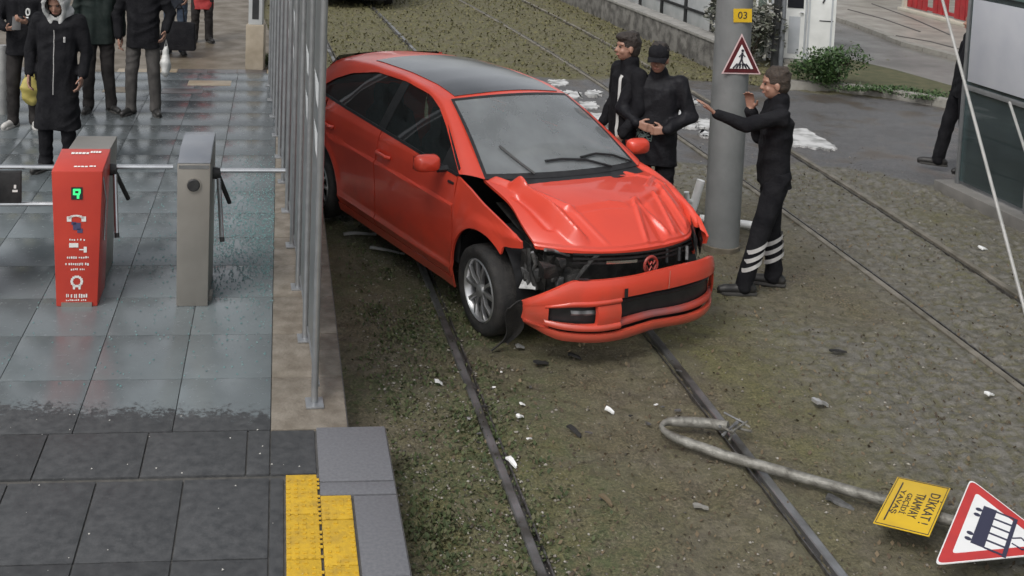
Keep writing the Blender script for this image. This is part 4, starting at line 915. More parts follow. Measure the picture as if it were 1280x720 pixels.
YK = lambda y: y*.66+.0
def sb(nm, x0, x1, y0, y1, mt, z=.0045): return MB().box(x0*Lb, x1*Lb, YK(y0)*Lb, YK(y1)*Lb, .0028, z).build(nm, mt, ts)
sb('tram_body', -.25, .17, .17, .27, snavy); sb('tram_body', -.24, .18, .40, .43, snavy)
for x in np.linspace(-.235, .165, 6): sb('tram_pillar', x-.008, x+.008, .27, .40, snavy)
for x in (-.19, -.13, .08, .14):
    MB().lathe([(0, .0045), (.017*Lb, .0045), (.017*Lb, .0028)], 12, c=(x*Lb, .096*Lb, 0)).build('tram_wheel', snavy, ts)
for x0, y0, x1, y1 in ((-.03, .43, -.07, .49), (-.07, .49, -.02, .56), (-.02, .56, .04, .52), (.04, .52, .02, .44)):
    MB().tube([(x0*Lb, YK(y0)*Lb, .004), (x1*Lb, YK(y1)*Lb, .004)], .004, 5).build('pantograph', snavy, ts)

# ------------------------------------------------------------------ debris around the car
white_pl = mat('white_plastic', (.84, .84, .83), (.74, .74, .72), 12, .4)
silver = mat('silver_trim', (.50, .50, .50), (.4, .4, .4), 9, .3, .5)
def chip(u, v, ln, wd_, mt, label, ang=0, thick=.012, cat='debris', z=None, name='debris_piece'):
    q = G(u, v); zz = max(gz(q.x, q.y), -.01) if z is None else z
    n_ = 7; P = [[(ln*(i/6-.5), wd_*(j/2-.5)*(1-.6*(i/6)**2)*random.uniform(.7, 1.1), thick*(1+.8*math.sin(3*i/6+1))+random.uniform(0, .3)*thick) for j in range(3)] for i in range(n_)]
    o = shell(name, P, mt, None, thick, np.array([0, 0, -1]), 30); o.location = (q.x, q.y, zz+.012); o.rotation_euler = (random.uniform(-.15, .15), random.uniform(-.1, .1), ang)
    return tag(o, label, cat)
chip(450, 295, .30, .030, silver, 'bright silver trim strip lying below the rear door, nearest the glass screen', .35, .02); chip(484, 315, .30, .022, silver, 'thin silver trim strip lying below the rear door edge, closer to the front wheel', -.25, .015)
chip(640, 580, .085, .035, white_pl, 'white plastic splinter lying beside the polished rail in the foreground', -1.1); chip(762, 515, .055, .035, white_pl, 'small white shard on the dirt between the rails below the bumper', -.5)
chip(650, 524, .045, .03, white_pl, 'tiny white chip on the dirt right of the polished rail', .4); chip(1026, 507, .09, .07, silver, 'crumpled silver foil scrap lying on the dirt right of the bent post', .2, .02)
chip(1237, 497, .06, .045, white_pl, 'small white fragment lying near the third rail at the right edge', .3); chip(1229, 312, .08, .06, white_pl, 'white fragment on the olive ground below the right-hand shelter', .3)
chip(876, 636, .08, .035, mat('grey_scrap', (.22, .21, .19), (.3, .29, .26), 20, .6), 'flat grey scrap on the dirt below the bent post', 0); chip(1050, 631, .14, .06, bits_m, 'dark metal scrap lying under the bent post near the yellow plate', -.6)
chip(718, 541, .10, .04, rubber, 'dark sliver of plastic on the dirt between the two near rails', -.9); chip(758, 630, .09, .03, dry_m, 'brown bark strip on the dirt in the foreground', -1)
chip(677, 458, .10, .07, rubber, 'black plastic scrap on the ground under the bumper corner', .5); chip(650, 435, .06, .04, silver, 'small pale scrap beside the torn wheel arch liner', .2); chip(718, 447, .09, .05, rubber, 'black plastic scrap on the ground below the middle of the bumper', -.2)
chip(1048, 441, .12, .04, rubber, 'lone black scrap on the open ground right of the car', .1); chip(548, 480, .05, .04, white_pl, 'pale chip on the weeds left of the polished rail', .1); chip(413, 268, .12, .08, silver, 'silver wheel trim piece behind the glass screen post by the rear wheel', .9, .03)
for k in range(16):
    u, v = random.uniform(560, 860), random.uniform(420, 560); q = G(u, v)
    chip(u, v, random.uniform(.02, .05), random.uniform(.012, .03), random.choice([rubber, silver, bits_m, bits_m, white_pl]), 'tiny splinter of broken car plastic scattered in front of the bumper', random.random()*3, .006)['group'] = 'tiny splinters in front of the bumper'
# fallen white barrier tube and its broken bracket behind the car
a, b_ = G(866, 279), G(950, 290); a.z = b_.z = .055; BT = empty('fallen_barrier', a, 0, 'white tube with black end caps lying on the ground behind the grey pole', 'barrier')
dv = b_-a; MB().tube([tuple(dv*.10), tuple(dv*.9)], .035, 12).build('tube', white_pl, BT, 60); MB().tube([(0, 0, 0), tuple(dv*.10)], .037, 12).build('end_cap', blk, BT); MB().tube([tuple(dv*.90), tuple(dv*1.0)], .037, 12).build('end_cap', blk, BT)
c = G(867, 272); WB = empty('broken_bracket', c, 0, 'white forked plastic bracket standing broken beside the front corner of the car', 'bracket')
MB().tube([(-.05, 0, .0), (.0, 0, .14), (.05, 0, .36)], [.045, .040, .038], 10).build('stem', white_pl, WB, 60); MB().tube([(.0, 0, .14), (-.075, -.02, .17), (-.085, -.02, .25)], .026, 8).build('fork', white_pl, WB, 60); MB().tube([(-.02, 0, .07), (-.10, -.03, .10)], .022, 8).build('fork', white_pl, WB, 60)

# ------------------------------------------------------------------ road paint on the crossing
rp_m = mat('worn_road_paint', (.55, .55, .54), (.20, .20, .19), 6, .5, lo=.45, hi=.68)
dashes = [[(686, 100), (708, 100), (712, 106), (690, 107)], [(706, 113), (724, 115), (728, 122), (710, 122)], [(722, 128), (744, 127), (748, 135), (728, 136)], [(734, 141), (762, 143), (766, 154), (742, 153)],
          [(846, 136), (868, 140), (866, 148), (850, 147)], [(872, 148), (890, 150), (893, 161), (874, 160)], [(960, 160), (1008, 163), (1046, 183), (1040, 187), (990, 183)], [(858, 124), (872, 126), (872, 131), (860, 130)]]
for k in (0, 1, 2, 3, 4, 5, 7, 8):
    u, v = [(700, 118), (715, 140), (752, 164), (770, 128), (880, 168), (862, 158), (1012, 176), (895, 178), (742, 118)][k]; r_ = random.uniform(6, 12); dashes.append([(u-r_, v-2), (u, v-4), (u+r_, v-1), (u+r_*.6, v+3), (u-r_*.5, v+3)])
for k, q in enumerate(dashes):
    P = [G(*p) for p in q]; out = []
    for i in range(len(P)):
        a, b_ = P[i], P[(i+1) % len(P)]
        for t in np.arange(0, 1, .1):
            p = a.lerp(b_, t); out.append((p.x+random.uniform(-.03, .03), p.y+random.uniform(-.06, .06)))
    MB().prism(out, -.03, .004+.0013*k).build('road_paint', rp_m, None, 20)['kind'] = 'structure'

# ------------------------------------------------------------------ far right: kerb, verge, street
kerb_m = mat('kerb_stone', (.19, .18, .16), (.27, .26, .23), 8, .7, 0, .3, 50)
def kerb(name, pix, h, wd_, ln=.6, z=0):
    rt = empty(name, (0, 0, 0)); rt['kind'] = 'structure'
    pts_ = np.array([G(*p, z)[:] for p in pix]); L0 = np.r_[0, np.cumsum(np.linalg.norm(np.diff(pts_, axis=0), axis=1))]; n = max(1, int(L0[-1]/ln)); Q = resamp(pts_, n+1)
    for a, b_ in zip(Q[:-1], Q[1:]):
        d = Vector(b_-a); an = math.atan2(d.y, d.x)
        o = MB().box(.004, d.length-.004, -wd_/2, wd_/2, -.1, h+random.uniform(-.006, .006)).build('kerb_stone', kerb_m, rt, bevel=.012); o.location = (a[0], a[1], 0); o.rotation_euler = (0, 0, an+random.uniform(-.02, .02))
    return rt
kerb('kerb', [(985, 110), (1040, 113), (1100, 119), (1165, 130), (1230, 142)], .12, .14)
kerb('kerb', [(1030, 20), (1080, 38), (1130, 58), (1180, 72), (1260, 92)], .10, .16)
road_m = mat('street_asphalt', (.11, .104, .096), (.17, .16, .145), 1.2, .55, 0, .4, 60, rough2=.35)
walk_m = mat('street_pavement', (.20, .185, .16), (.28, .26, .225), 2.2, .6, 0, .3, 40, rough2=.4)
verge_m = mat('verge_soil', (.05, .055, .022), (.09, .085, .04), 6, .9, 0, .6, 30)
P = [G(*p) for p in [(985, 109), (1040, 112), (1100, 118), (1165, 129), (1300, 152), (1300, 118), (1190, 112), (1120, 92), (1060, 78), (985, 84)]]
MB().prism([(p.x, p.y) for p in P], -.1, .06).build('verge', verge_m)['kind'] = 'structure'
P = [G(*p) for p in [(1190, 111), (1120, 91), (1060, 77), (1010, 60), (1000, 10), (1040, 24), (1080, 38), (1130, 58), (1180, 72), (1260, 92), (1400, 130), (1300, 117)]]
MB().prism([(p.x, p.y) for p in P], -.1, .012).build('street', road_m)['kind'] = 'structure'
P = [G(*p) for p in [(1030, 20), (1080, 38), (1130, 58), (1180, 72), (1260, 92), (1500, 130), (1700, -60), (1000, -100)]]
MB().prism([(p.x, p.y) for p in P], -.1, .06).build('street_pavement', walk_m)['kind'] = 'structure'
for k, (u0, v0, u1, v1) in enumerate([(1060, 12, 1150, 40), (1090, 5, 1190, 45), (1120, 45, 1200, 62)]):
    a, b_ = G(u0, v0, .06), G(u1, v1, .06); MB().tube([tuple(a), tuple(a.lerp(b_, .5)+Vector((.1, .1, 0))), tuple(b_)], .02, 5).build('pavement_joint', mat('joint_dark', (.06, .055, .05)), None)['kind'] = 'structure'
def bush(name, c, rx, ry, h, n, size, mt, label, cat='bush', stems=9):
    rt = empty(name, c, 0, label, cat); V = []; F = []; lobes = [(random.uniform(-.6, .6)*rx, random.uniform(-.6, .6)*ry, random.uniform(.25, .75)*h, random.uniform(.25, .5)) for _ in range(14)]
    for i in range(n):
        lx, ly, lz, lr = random.choice(lobes); d = Vector((random.gauss(0, 1), random.gauss(0, 1), random.gauss(0, 1))).normalized()*(random.random()**.4)
        p = Vector((lx+d.x*rx*lr, ly+d.y*ry*lr, max(.02, lz+d.z*h*lr*.8))); s_ = size*random.uniform(.5, 1.3)
        a = random.random()*6.28; t = random.uniform(-.4, 1.2); dd = Vector((math.cos(a)*math.cos(t), math.sin(a)*math.cos(t), math.sin(t))); wv = dd.cross(Vector((random.random()-.5, random.random()-.5, 1))).normalized()*.3
        k = len(V); V += [tuple(p), tuple(p+dd*s_*.5+wv*s_), tuple(p+dd*s_), tuple(p+dd*s_*.5-wv*s_)]; F.append((k, k+1, k+2, k+3))
    o = link('foliage', npmesh('foliage', V, F), mt, rt); o['kind'] = 'stuff'
    mb = MB()
    for l in lobes[:stems]: mb.tube([(l[0]*.2, l[1]*.2, 0), (l[0]*.6, l[1]*.6, l[2]*.6), (l[0], l[1], l[2])], [.018, .012, .006], 5)
    mb.build('stems', mat('stem_bark', (.06, .045, .03), (.1, .08, .06), 20, .9), rt)['kind'] = 'stuff'
    return rt
bush_m = island_mat('bush_leaf', [(.016, .038, .010), (.032, .075, .018), (.06, .115, .03), (.045, .065, .026)], .6)
bush('bush', G(1036, 108, .05), .72, .38, .60, 4200, .055, bush_m, 'leafy green bush growing beside the white cabin and the kerb')
bush('bush', G(1110, 116, .05), .9, .30, .10, 2200, .04, bush_m, 'low straggling green plants on the verge right of the leafy bush', 'plants')
bush('bush', G(1165, 124, .05), .6, .25, .08, 1000, .035, bush_m, 'small low weeds at the right end of the verge by the kerb', 'plants')
bush('bush', G(340, 82, .1), .32, .25, .22, 700, .06, weed_m, 'tuft of weeds at the foot of the tan concrete post', 'plants')

# low stained wall with panels behind it
wall_m = mat('stained_wall', (.07, .066, .06), (.17, .163, .148), 5, .85, 0, .5, 30, lo=.38, hi=.6); cope_m = mat('wall_coping', (.20, .195, .18), (.27, .26, .24), 7, .8, 0, .3)
a, b_ = G(897, 89), G(700, 0); d = b_-a; b2 = a+d*2.0; d = b2-a; an = math.atan2(d.y, d.x); WL = empty('low_wall', a, an, 'low stained concrete wall with pale coping running back from the grey pole', 'wall'); Ln = d.length
for k in range(int(Ln/1.2)+1):
    x0, x1 = k*1.2, min(Ln, k*1.2+1.2)
    MB().box(x0+.006, x1-.006, -.26, 0, -.1, .42).build('wall_block', wall_m, WL, bevel=.01); MB().box(x0+.003, x1-.003, -.30, .025, .42, .47).build('coping_stone', cope_m, WL, bevel=.01)
pan_m = mat('pale_panel', (.36, .38, .38), (.46, .47, .47), 3, .5); drk = mat('dark_paint', (.02, .022, .024), (.035, .035, .036), 9, .4)
o_ = Vector((math.sin(an), -math.cos(an), 0))     # away from the track
FP = empty('panel_fence', a+o_*1.1, an, 'pale grey panel fence with dark posts behind the low wall', 'fence')
for k in range(11):
    x = .3+k*1.15
    MB().box(x-.04, x+.04, -.04, .04, 0, 1.9).build('post', drk, FP)
    if k > 0: MB().box(x+.05, x+1.09, -.012, .012, .15, 1.8).build('panel', pan_m, FP, bevel=.004)
    MB().box(x+.04, x+1.11, .012, .04, .45, .50).build('rail', drk, FP)
q = a+d*.05+o_*.85; gb = island_mat('grey_leaf', [(.03, .035, .025), (.09, .10, .07), (.2, .2, .17), (.3, .29, .26)], .6)
bush('bush', (q.x, q.y, 0), .85, .7, 1.5, 2600, .10, gb, 'grey-green shrub behind the low wall, left of the grey pole')

# white cabin with door, two posts in front
cw = mat('cabin_white', (.74, .75, .73), (.64, .65, .63), 4, .5, 0, .05); cgrey = mat('cabin_grey', (.42, .44, .46), (.36, .38, .4), 5, .45); winm = mat('dark_window', (.012, .013, .018), None, rough=.12)
a, b_ = G(957, 76), G(1041, 82); d = b_-a; an = math.atan2(d.y, d.x); Lc = d.length
CB = empty('cabin', a, an, 'small white cabin with a narrow panelled door beside the green bush', 'cabin'); k_ = Lc/84.0
MB().box(0, Lc, .0, 1.6, .05, 2.5).build('wall', cw, CB, bevel=.015); MB().box(-.08, Lc+.08, -.1, 1.7, 2.5, 2.62).build('roof', cgrey, CB, bevel=.02)
X_ = lambda u: (u-957)*k_
MB().box(X_(975), X_(1005), -.035, -.001, .06, 2.1).build('door_frame', cgrey, CB, bevel=.006); dr = MB().box(X_(977.5), X_(1002.5), -.052, -.036, .08, 2.05).build('door', cw, CB, bevel=.005)
MB().box(X_(983), X_(997), -.058, -.053, .16, .78).build('door_panel', cgrey, dr, bevel=.003); MB().box(X_(980), X_(1000), -.060, -.053, .92, 1.8).build('window', winm, dr); MB().tube([(X_(999.5), -.052, .84), (X_(999.5), -.09, .85), (X_(996), -.09, .85)], .012, 6).build('handle', ss_l, dr)
for u in (961, 966.5, 1008, 1036): MB().box(X_(u)-.012, X_(u)+.012, -.018, -.001, .06, 2.45).build('cover_strip', cgrey, CB)
MB().box(X_(967.5), X_(976.5), -.05, -.02, .98, 1.2).build('notice', cgrey, CB); 
for z in (1.0, 1.05, 1.1, 1.15): MB().box(X_(968.2), X_(975.5), -.053, -.0505, z, z+.022).build('notice_line', snavy, CB)
MB().box(X_(1021), X_(1038), -.008, -.001, .72, .735).build('seam', drk, CB); MB().tube([(X_(1024), -.006, 1.02), (X_(1028), -.006, 1.16)], .014, 6).build('mark', drk, CB)
MB().box(X_(978), X_(1007), -.30, -.053, 0, .075).build('step', kerb_m, CB, bevel=.01); MB().box(X_(976), X_(1009), -.56, -.30, 0, .035).build('step', kerb_m, CB, bevel=.01)
tag(MB().lathe([(.035, 0), (.035, 2.6), (0, 2.6)], 12).build('post', drk), 'thin black post standing left of the white cabin', 'post').location = G(951, 70)
tag(MB().lathe([(.045, 0), (.045, 2.8), (0, 2.8)], 12).build('post', mat('grey_paint', (.13, .14, .15), (.17, .18, .19), 8, .5)), 'slim grey post standing in front of the white cabin door', 'post').location = G(975, 84)
GF = empty('window_frame', G(941, 74), an, 'pale green-white glazed frame standing between the pole and the white cabin', 'frame')
MB().box(0, .035, -.03, .03, 0, 2.3).build('upright', cw, GF); MB().box(.17, .205, -.03, .03, 0, 2.3).build('upright', cw, GF); MB().box(.035, .17, -.004, .004, .12, 2.2).build('pane', glassmat('green_pane', (.6, .72, .66), 1.5, .4, (.3, .36, .33)), GF); MB().box(.0351, .1699, -.02, .02, .06, .12).build('sill', cw, GF)

# red board fence far right
rf_m = mat('fence_red', (.42, .03, .035), (.30, .025, .03), 5, .55); crm = mat('cream_post', (.45, .42, .34), (.5, .47, .4), 5, .6)
a, b_ = G(1128, 12, .06), G(1213, 34, .06); d = b_-a; an = math.atan2(d.y, d.x); RF = empty('red_fence', a, an, 'red board fence with pale end posts beyond the far street', 'fence'); n = 13
for k in range(n):
    x = d.length*(k+.5)/n; 
    if k in (5, 9): continue
    MB().box(x-.075, x+.075, -.015, .015, .10, 1.3).build('board', rf_m, RF, bevel=.004)
for z in (.12, .9): MB().box(0, d.length, .016, .05, z, z+.07).build('rail', rf_m, RF)
MB().box(-.0, d.length, -.12, .1, 0, .07).build('base_beam', crm, RF, bevel=.01)
for x in (.15, d.length+.06): MB().box(x-.05, x+.05, -.09, -.017, 0, 1.5).build('post', crm, RF)
for k, (u, v) in enumerate([(1100, 2), (1185, 5)]):
    bush('bush', G(u, v, .05)+Vector((.5, 1.4, 0)), 1.0, .6, 1.2, 1100, .16, bush_m, ('dark shrub at the left end of the red board fence', 'shrub showing through the gaps of the red board fence')[k])

# glass shelter on the right, on a concrete plinth
a, b_ = G(1196, 241), Vector((6.11, 10.51, 0)); d = (b_-a).normalized(); an = math.atan2(d.y, d.x)
teal = mat('teal_frame', (.10, .16, .15), (.14, .20, .19), 9, .4, .3); g_r = glassmat('shelter_glass_teal', (.50, .66, .66), 1.45, .24, (.16, .21, .215))
RS = empty('tram_shelter', a, an, 'glass tram shelter with white poster panel at the right edge of the picture', 'shelter')
MB().box(-.15, 6.5, -.16, .22, -.1, .10).build('plinth', mat('plinth_grey', (.13, .125, .115), (.19, .18, .165), 5, .6), RS, bevel=.01)
for k in range(7):
    x = k*.98
    MB().box(x-.02, x+.02, -.02, .02, .10, 2.7).build('post', alu, RS, bevel=.004)
    MB().box(x+.028, x+.952, -.006, .006, .14, 1.09).build('lower_pane', g_r, RS); MB().box(x+.028, x+.952, -.025, .025, 1.09, 1.14).build('mid_rail', alu, RS, bevel=.004); MB().box(x+.028, x+.952, -.006, .006, 1.14, 2.08).build('upper_pane', g_r, RS)
    MB().box(x+.028, x+.952, -.025, .025, 2.08, 2.13).build('top_rail', teal, RS, bevel=.004)
MB().box(.07, .90, -.03, -.008, 1.18, 2.02).build('poster_panel', mat('poster_white', (.40, .41, .45), (.46, .47, .50), 3, .35), RS, bevel=.004)
MB().box(.91, 1.06, -.036, -.030, 1.16, 2.06).build('poster_frame', alu, RS)
MB().box(-.3, 6.5, .23, 1.6, 2.70, 2.78).build('roof', teal, RS, bevel=.01); MB().box(-.3, 6.5, .23, 5, -.12, .085).build('floor_slab', slabcols[0], RS)
def atY(u, v, Yd):
    d_ = _f+((u-PPX)/FPX)*CR-((v-PPY)/FPX)*CU; t = Yd/d_[1]; return Vector((d_[0]*t, Yd, CAMH+d_[2]*t))
cable_m = mat('stay_grey', (.36, .36, .34), (.44, .43, .41), 9, .45, .3)
p0, p1 = G(1283, 396), atY(1166, -45, 11.25); P = [p0.lerp(p1, t)+Vector((.02*math.sin(math.pi*t), 0, -.05*math.sin(math.pi*t))) for t in np.linspace(0, 1, 16)]
tag(MB().tube([tuple(p) for p in P], .014, 8).build('stay', cable_m), 'long thin grey rod leaning across the front of the right-hand shelter', 'rod')
p0, p1 = atY(1300, 245, 9.4), atY(1262, 128, 10.52); tag(MB().tube([tuple(p0), tuple(p1)], .013, 8).build('stay', cable_m), 'short pale brace at the right edge beside the shelter poster', 'rod')

# ------------------------------------------------------------------ grey pole with pedestrian sign
pole_m = mat('pole_grey', (.155, .162, .162), (.205, .212, .21), 5, .55, .1, .12, 30, lo=.3, hi=.7)
pc = (G(907, 316)+G(928, 316))/2; pc.y += .14; pc.x -= .0
PO2 = empty('utility_pole', pc, 0, 'thick grey pole beside the pointing man, carrying a small pedestrian sign', 'pole')
PO2.location.x = (G(886, 310).x+G(928, 310).x)/2-.035
MB().lathe([(.150, 0), (.150, 2.5), (.145, 7.5), (0, 7.5)], 32).build('shaft', pole_m, PO2, 60); MB().lathe([(.159, -.02), (.159, .03), (.151, .035)], 32).build('base_ring', mat('pole_base', (.10, .085, .06), (.15, .13, .10), 12, .8), PO2)
yo = -.157
def pxz(u, v): q = atY(u, v, PO2.location.y+yo); return (q.x-PO2.location.x, q.z)
T = [pxz(902, 92), pxz(951, 93), pxz(927.5, 42)]; cx = sum(t[0] for t in T)/3; cz = sum(t[1] for t in T)/3
sgn_ = empty('pedestrian_sign', (cx, yo, cz)); sgn_.parent = PO2
def tri2(k): return [((x-cx)*k, (z-cz)*k) for x, z in T]
def plate(poly, y0, y1, nm, mt, par):
    mb = MB().prism(poly, 0, 1); mb.v = [(x, y0+(y1-y0)*z, yy2) for x, yy2, z in mb.v]; return mb.build(nm, mt, par, 20)
dkred = mat('dark_red', (.10, .012, .016), (.07, .01, .014), 9, .4); pink = mat('pale_pink', (.58, .40, .40), (.62, .5, .5), 9, .45)
plate(tri2(1.0), 0, .004, 'plate', pink, sgn_); plate(tri2(.90), -.003, .001, 'border', dkred, sgn_); plate(tri2(.60), -.005, -.002, 'field', swht, sgn_)
def rod(x0, z0, x1, z1, r_, nm, mt): return MB().tube([(x0, -.006, z0), (x1, -.006, z1)], r_, 6).build(nm, mt, sgn_)
h = .01
MB().lathe([(0, 0), (.012, 0), (.012, .004), (0, .004)], 12, 'y', (.004, -.009, .085)).build('figure_head', sblk, sgn_)
rod(.002, .07, -.002, .02, .010, 'figure_body', sblk); rod(-.002, .02, -.022, -.04, .007, 'figure_leg', sblk); rod(-.002, .02, .018, -.04, .007, 'figure_leg', sblk); rod(.0, .06, -.024, .03, .005, 'figure_arm', sblk); rod(.0, .06, .026, .035, .005, 'figure_arm', sblk)
for x in (-.07, -.042, -.014, .014, .042, .07): rod(x*.5, -.025, x, -.065, .007, 'stripe', sblk)
pl = [pxz(917, 11), pxz(940, 11), pxz(940, 28), pxz(917, 28)]; cx2, cz2 = (pl[0][0]+pl[2][0])/2, (pl[0][1]+pl[2][1])/2
pn = plate([(x-cx2, z-cz2) for x, z in pl], 0, .004, 'number_plate', syel, PO2); pn.location = (cx2, yo+.002, cz2)
me = textmesh('03', .085); o = link('lettering', me, sblk, pn); o.rotation_euler = (R(90), 0, 0); o.location = (0, -.002, 0)

# ------------------------------------------------------------------ tan post at the back of the platform, far vehicle
TPo = empty('concrete_post', G(319, 86, .1), -.03, 'tan concrete post with a pale sign panel above, at the back of the platform', 'post')
MB().box(-.13, .13, -.12, .12, 0, .66).build('base', mat('post_tan', (.27, .23, .17), (.36, .31, .24), 5, .7, 0, .3), TPo, bevel=.015); MB().box(-.10, .10, -.09, .09, .66, 2.3).build('panel', pan_m, TPo, bevel=.01); MB().box(-.045, .05, -.095, -.091, .74, 1.7).build('dark_strip', drk, TPo)
vw = mat('van_white', (.55, .56, .56), (.48, .49, .49), 4, .35, coat=.3)
VO = empty('van', (-.72, 23.6, 0), R(-4), 'white vehicle stopped on the far tram track, only its low front in view', 'vehicle')
bp = [(0, .42), (-.05, .6), (0, .95), (.35, 1.15), (.85, 1.95), (4.4, 2.0), (4.5, .42)]
mb = MB().prism(bp, -.92, .92); mb.v = [(z, x, y) for x, y, z in mb.v]; mb.build('body', vw, VO, bevel=.05)
MB().box(-.90, .90, -.12, .12, .22, .44).build('bumper', vw, VO, bevel=.03); MB().box(-.78, .78, .05, 4.2, .16, .40).build('underbody', trim, VO); MB().box(-.55, .55, -.13, -.119, .26, .36).build('air_intake', trim, VO)
mb = MB().add([(-.78, .405, 1.22), (.78, .405, 1.22), (.70, .79, 1.86), (-.70, .79, 1.86)], [(0, 1, 2, 3)]); mb.v = [(x, y-.03, z) for x, y, z in mb.v]; mb.build('windscreen', winm, VO)
for s in (-1, 1):
    MB().box(s*.72-.14, s*.72+.14, -.075, -.02, .66, .84).build('headlight', hlg, VO, bevel=.02)
    for y in (.75, 3.6):
        MB().lathe([(.0, -.09), (.2, -.10), (.29, -.09), (.31, -.05), (.31, .05), (.29, .09), (.2, .10), (0, .09)], 24, 'x', (s*.80, y, .31)).build('wheel', rubber, VO)

# ------------------------------------------------------------------ people
from mathutils.bvhtree import BVHTree
def caps(mb, p0, p1, r0, r1, n=10):
    p0, p1 = Vector(p0), Vector(p1); d = (p1-p0); L_ = d.length
    if L_ < 1e-5: return
    d /= L_; a = Vector((0, 0, 1)) if abs(d.z) < .9 else Vector((1, 0, 0)); x = d.cross(a).normalized(); y = d.cross(x); rings = []
    for t in (-80, -50, -20): c_, s_ = math.cos(R(t)), math.sin(R(t)); rings.append((p0+d*(s_*r0), r0*c_))
    for t in (20, 50, 80): c_, s_ = math.cos(R(t)), math.sin(R(t)); rings.append((p1+d*(s_*r1), r1*c_))
    V = [c+(x*math.cos(k*2*math.pi/n)+y*math.sin(k*2*math.pi/n))*r_ for c, r_ in rings for k in range(n)]
    F = [(i*n+k, i*n+(k+1) % n, (i+1)*n+(k+1) % n, (i+1)*n+k) for i in range(5) for k in range(n)]+[tuple(reversed(range(n))), tuple(range(5*n, 6*n))]
    mb.add(V, F)
def ell(mb, c, r, M=None, nu=16, nv=10):
    V = []; c = Vector(c)
    for i in range(nv+1):
        t = math.pi*i/nv
        for k in range(nu):
            p = Vector((r[0]*math.sin(t)*math.cos(2*math.pi*k/nu), r[1]*math.sin(t)*math.sin(2*math.pi*k/nu), r[2]*math.cos(t)))
            if i in (0, nv): p = Vector((1e-4*math.cos(2*math.pi*k/nu), 1e-4*math.sin(2*math.pi*k/nu), p.z))
            V.append(c+(M @ p if M is not None else p))
    F = [(i*nu+k, (i+1)*nu+k, (i+1)*nu+(k+1) % nu, i*nu+(k+1) % nu) for i in range(nv) for k in range(nu)]+[tuple(range(nu)), tuple(reversed(range(nv*nu, (nv+1)*nu)))]
    mb.add(V, F)
def remesh(mb, name, mt, parent, vox, fold=0, fs=14, smooth_it=4, fseed=0, cut=None):
    me = mb.mesh('tmp', recalc=True); o = bpy.data.objects.new('tmp', me); COL.objects.link(o)
    r_ = o.modifiers.new('r', 'REMESH'); r_.mode = 'VOXEL'; r_.voxel_size = vox; r_.use_smooth_shade = True
    s_ = o.modifiers.new('s', 'SMOOTH'); s_.factor = .5; s_.iterations = smooth_it
    dg = bpy.context.evaluated_depsgraph_get(); m2 = bpy.data.meshes.new_from_object(o.evaluated_get(dg)); bpy.data.objects.remove(o); bpy.data.meshes.remove(me)
    n = len(m2.vertices); co = np.empty(n*3, np.float32); m2.vertices.foreach_get('co', co); co = co.reshape(-1, 3)
    if fold:
        no = np.empty(n*3, np.float32); m2.vertices.foreach_get('normal', no); no = no.reshape(-1, 3)
        w1 = np.sin(co[:, 0]*9+co[:, 2]*7+fseed)+np.sin(co[:, 1]*11-co[:, 2]*5+fseed*2)
        f = (.55-np.abs(np.sin(co[:, 2]*fs*1.3+w1*1.9+co[:, 1]*7+fseed)))*1.1+np.sin(co[:, 0]*fs*1.6+co[:, 2]*fs+w1*1.5+1.3*fseed)*.35+np.sin(co[:, 2]*55+w1*4)*.12
        co = co+no*(fold*f)[:, None]; m2.vertices.foreach_set('co', co.ravel().astype(np.float32))
    if cut is not None:
        bb = bmesh.new(); bb.from_mesh(m2); bmesh.ops.bisect_plane(bb, geom=bb.verts[:]+bb.edges[:]+bb.faces[:], plane_co=(0, 0, cut), plane_no=(.06, .03, 1), clear_inner=True)
        be = [e for e in bb.edges if e.is_boundary]; g_ = bmesh.ops.extrude_edge_only(bb, edges=be)
        for v in [q for q in g_['geom'] if isinstance(q, bmesh.types.BMVert)]: v.co += Vector((-v.co.x*.10, -v.co.y*.10, .02))
        bmesh.ops.recalc_face_normals(bb, faces=bb.faces); bb.to_mesh(m2); bb.free()
    m2.name = name; m2.polygons.foreach_set('use_smooth', [True]*len(m2.polygons)); m2.update()
    return link(name, m2, mt, parent)
skin = mat('skin', (.34, .19, .135), (.29, .155, .11), 14, .5, 0, .05, 60)
hairm = mat('hair_dark', (.018, .013, .010), (.04, .03, .024), 60, .6, 0, .6, 120)
hair_br = mat('hair_brown', (.030, .021, .015), (.055, .038, .027), 60, .6, 0, .6, 120)
black_cl = mat('black_cloth', (.007, .007, .009), (.014, .014, .016), 10, .9, 0, .35, 45, spec=.18)
black_pu = mat('black_nylon', (.008, .008, .010), (.014, .014, .017), 8, .6, 0, .3, 40, spec=.18)
green_cl = mat('green_black_cloth', (.016, .024, .022), (.028, .036, .033), 9, .8, 0, .2, 60, spec=.18)
navy_cl = mat('navy_cloth', (.018, .021, .028), (.028, .032, .040), 9, .8, 0, .2, 60, spec=.18)
grey_tr = mat('grey_trousers', (.055, .052, .05), (.085, .08, .076), 12, .85, 0, .2, 80, spec=.18)
dark_tr = mat('dark_trousers', (.020, .018, .018), (.034, .031, .030), 12, .85, 0, .2, 80, spec=.18)
jean = mat('blue_jeans', (.03, .042, .065), (.05, .065, .09), 14, .85, 0, .2, 80, spec=.18)
hood_gr = mat('grey_hood_cloth', (.40, .40, .39), (.50, .50, .49), 12, .9, 0, .3, 90)
red_cl = mat('red_cloth', (.35, .03, .03), (.42, .05, .05), 9, .8, 0, .2, 60)
shoe_b = mat('black_shoe', (.012, .012, .012), (.03, .028, .026), 14, .5)
shoe_w = mat('white_shoe', (.55, .54, .52), (.40, .39, .37), 12, .6)
sole_g = mat('shoe_sole', (.05, .048, .045), None, rough=.8)
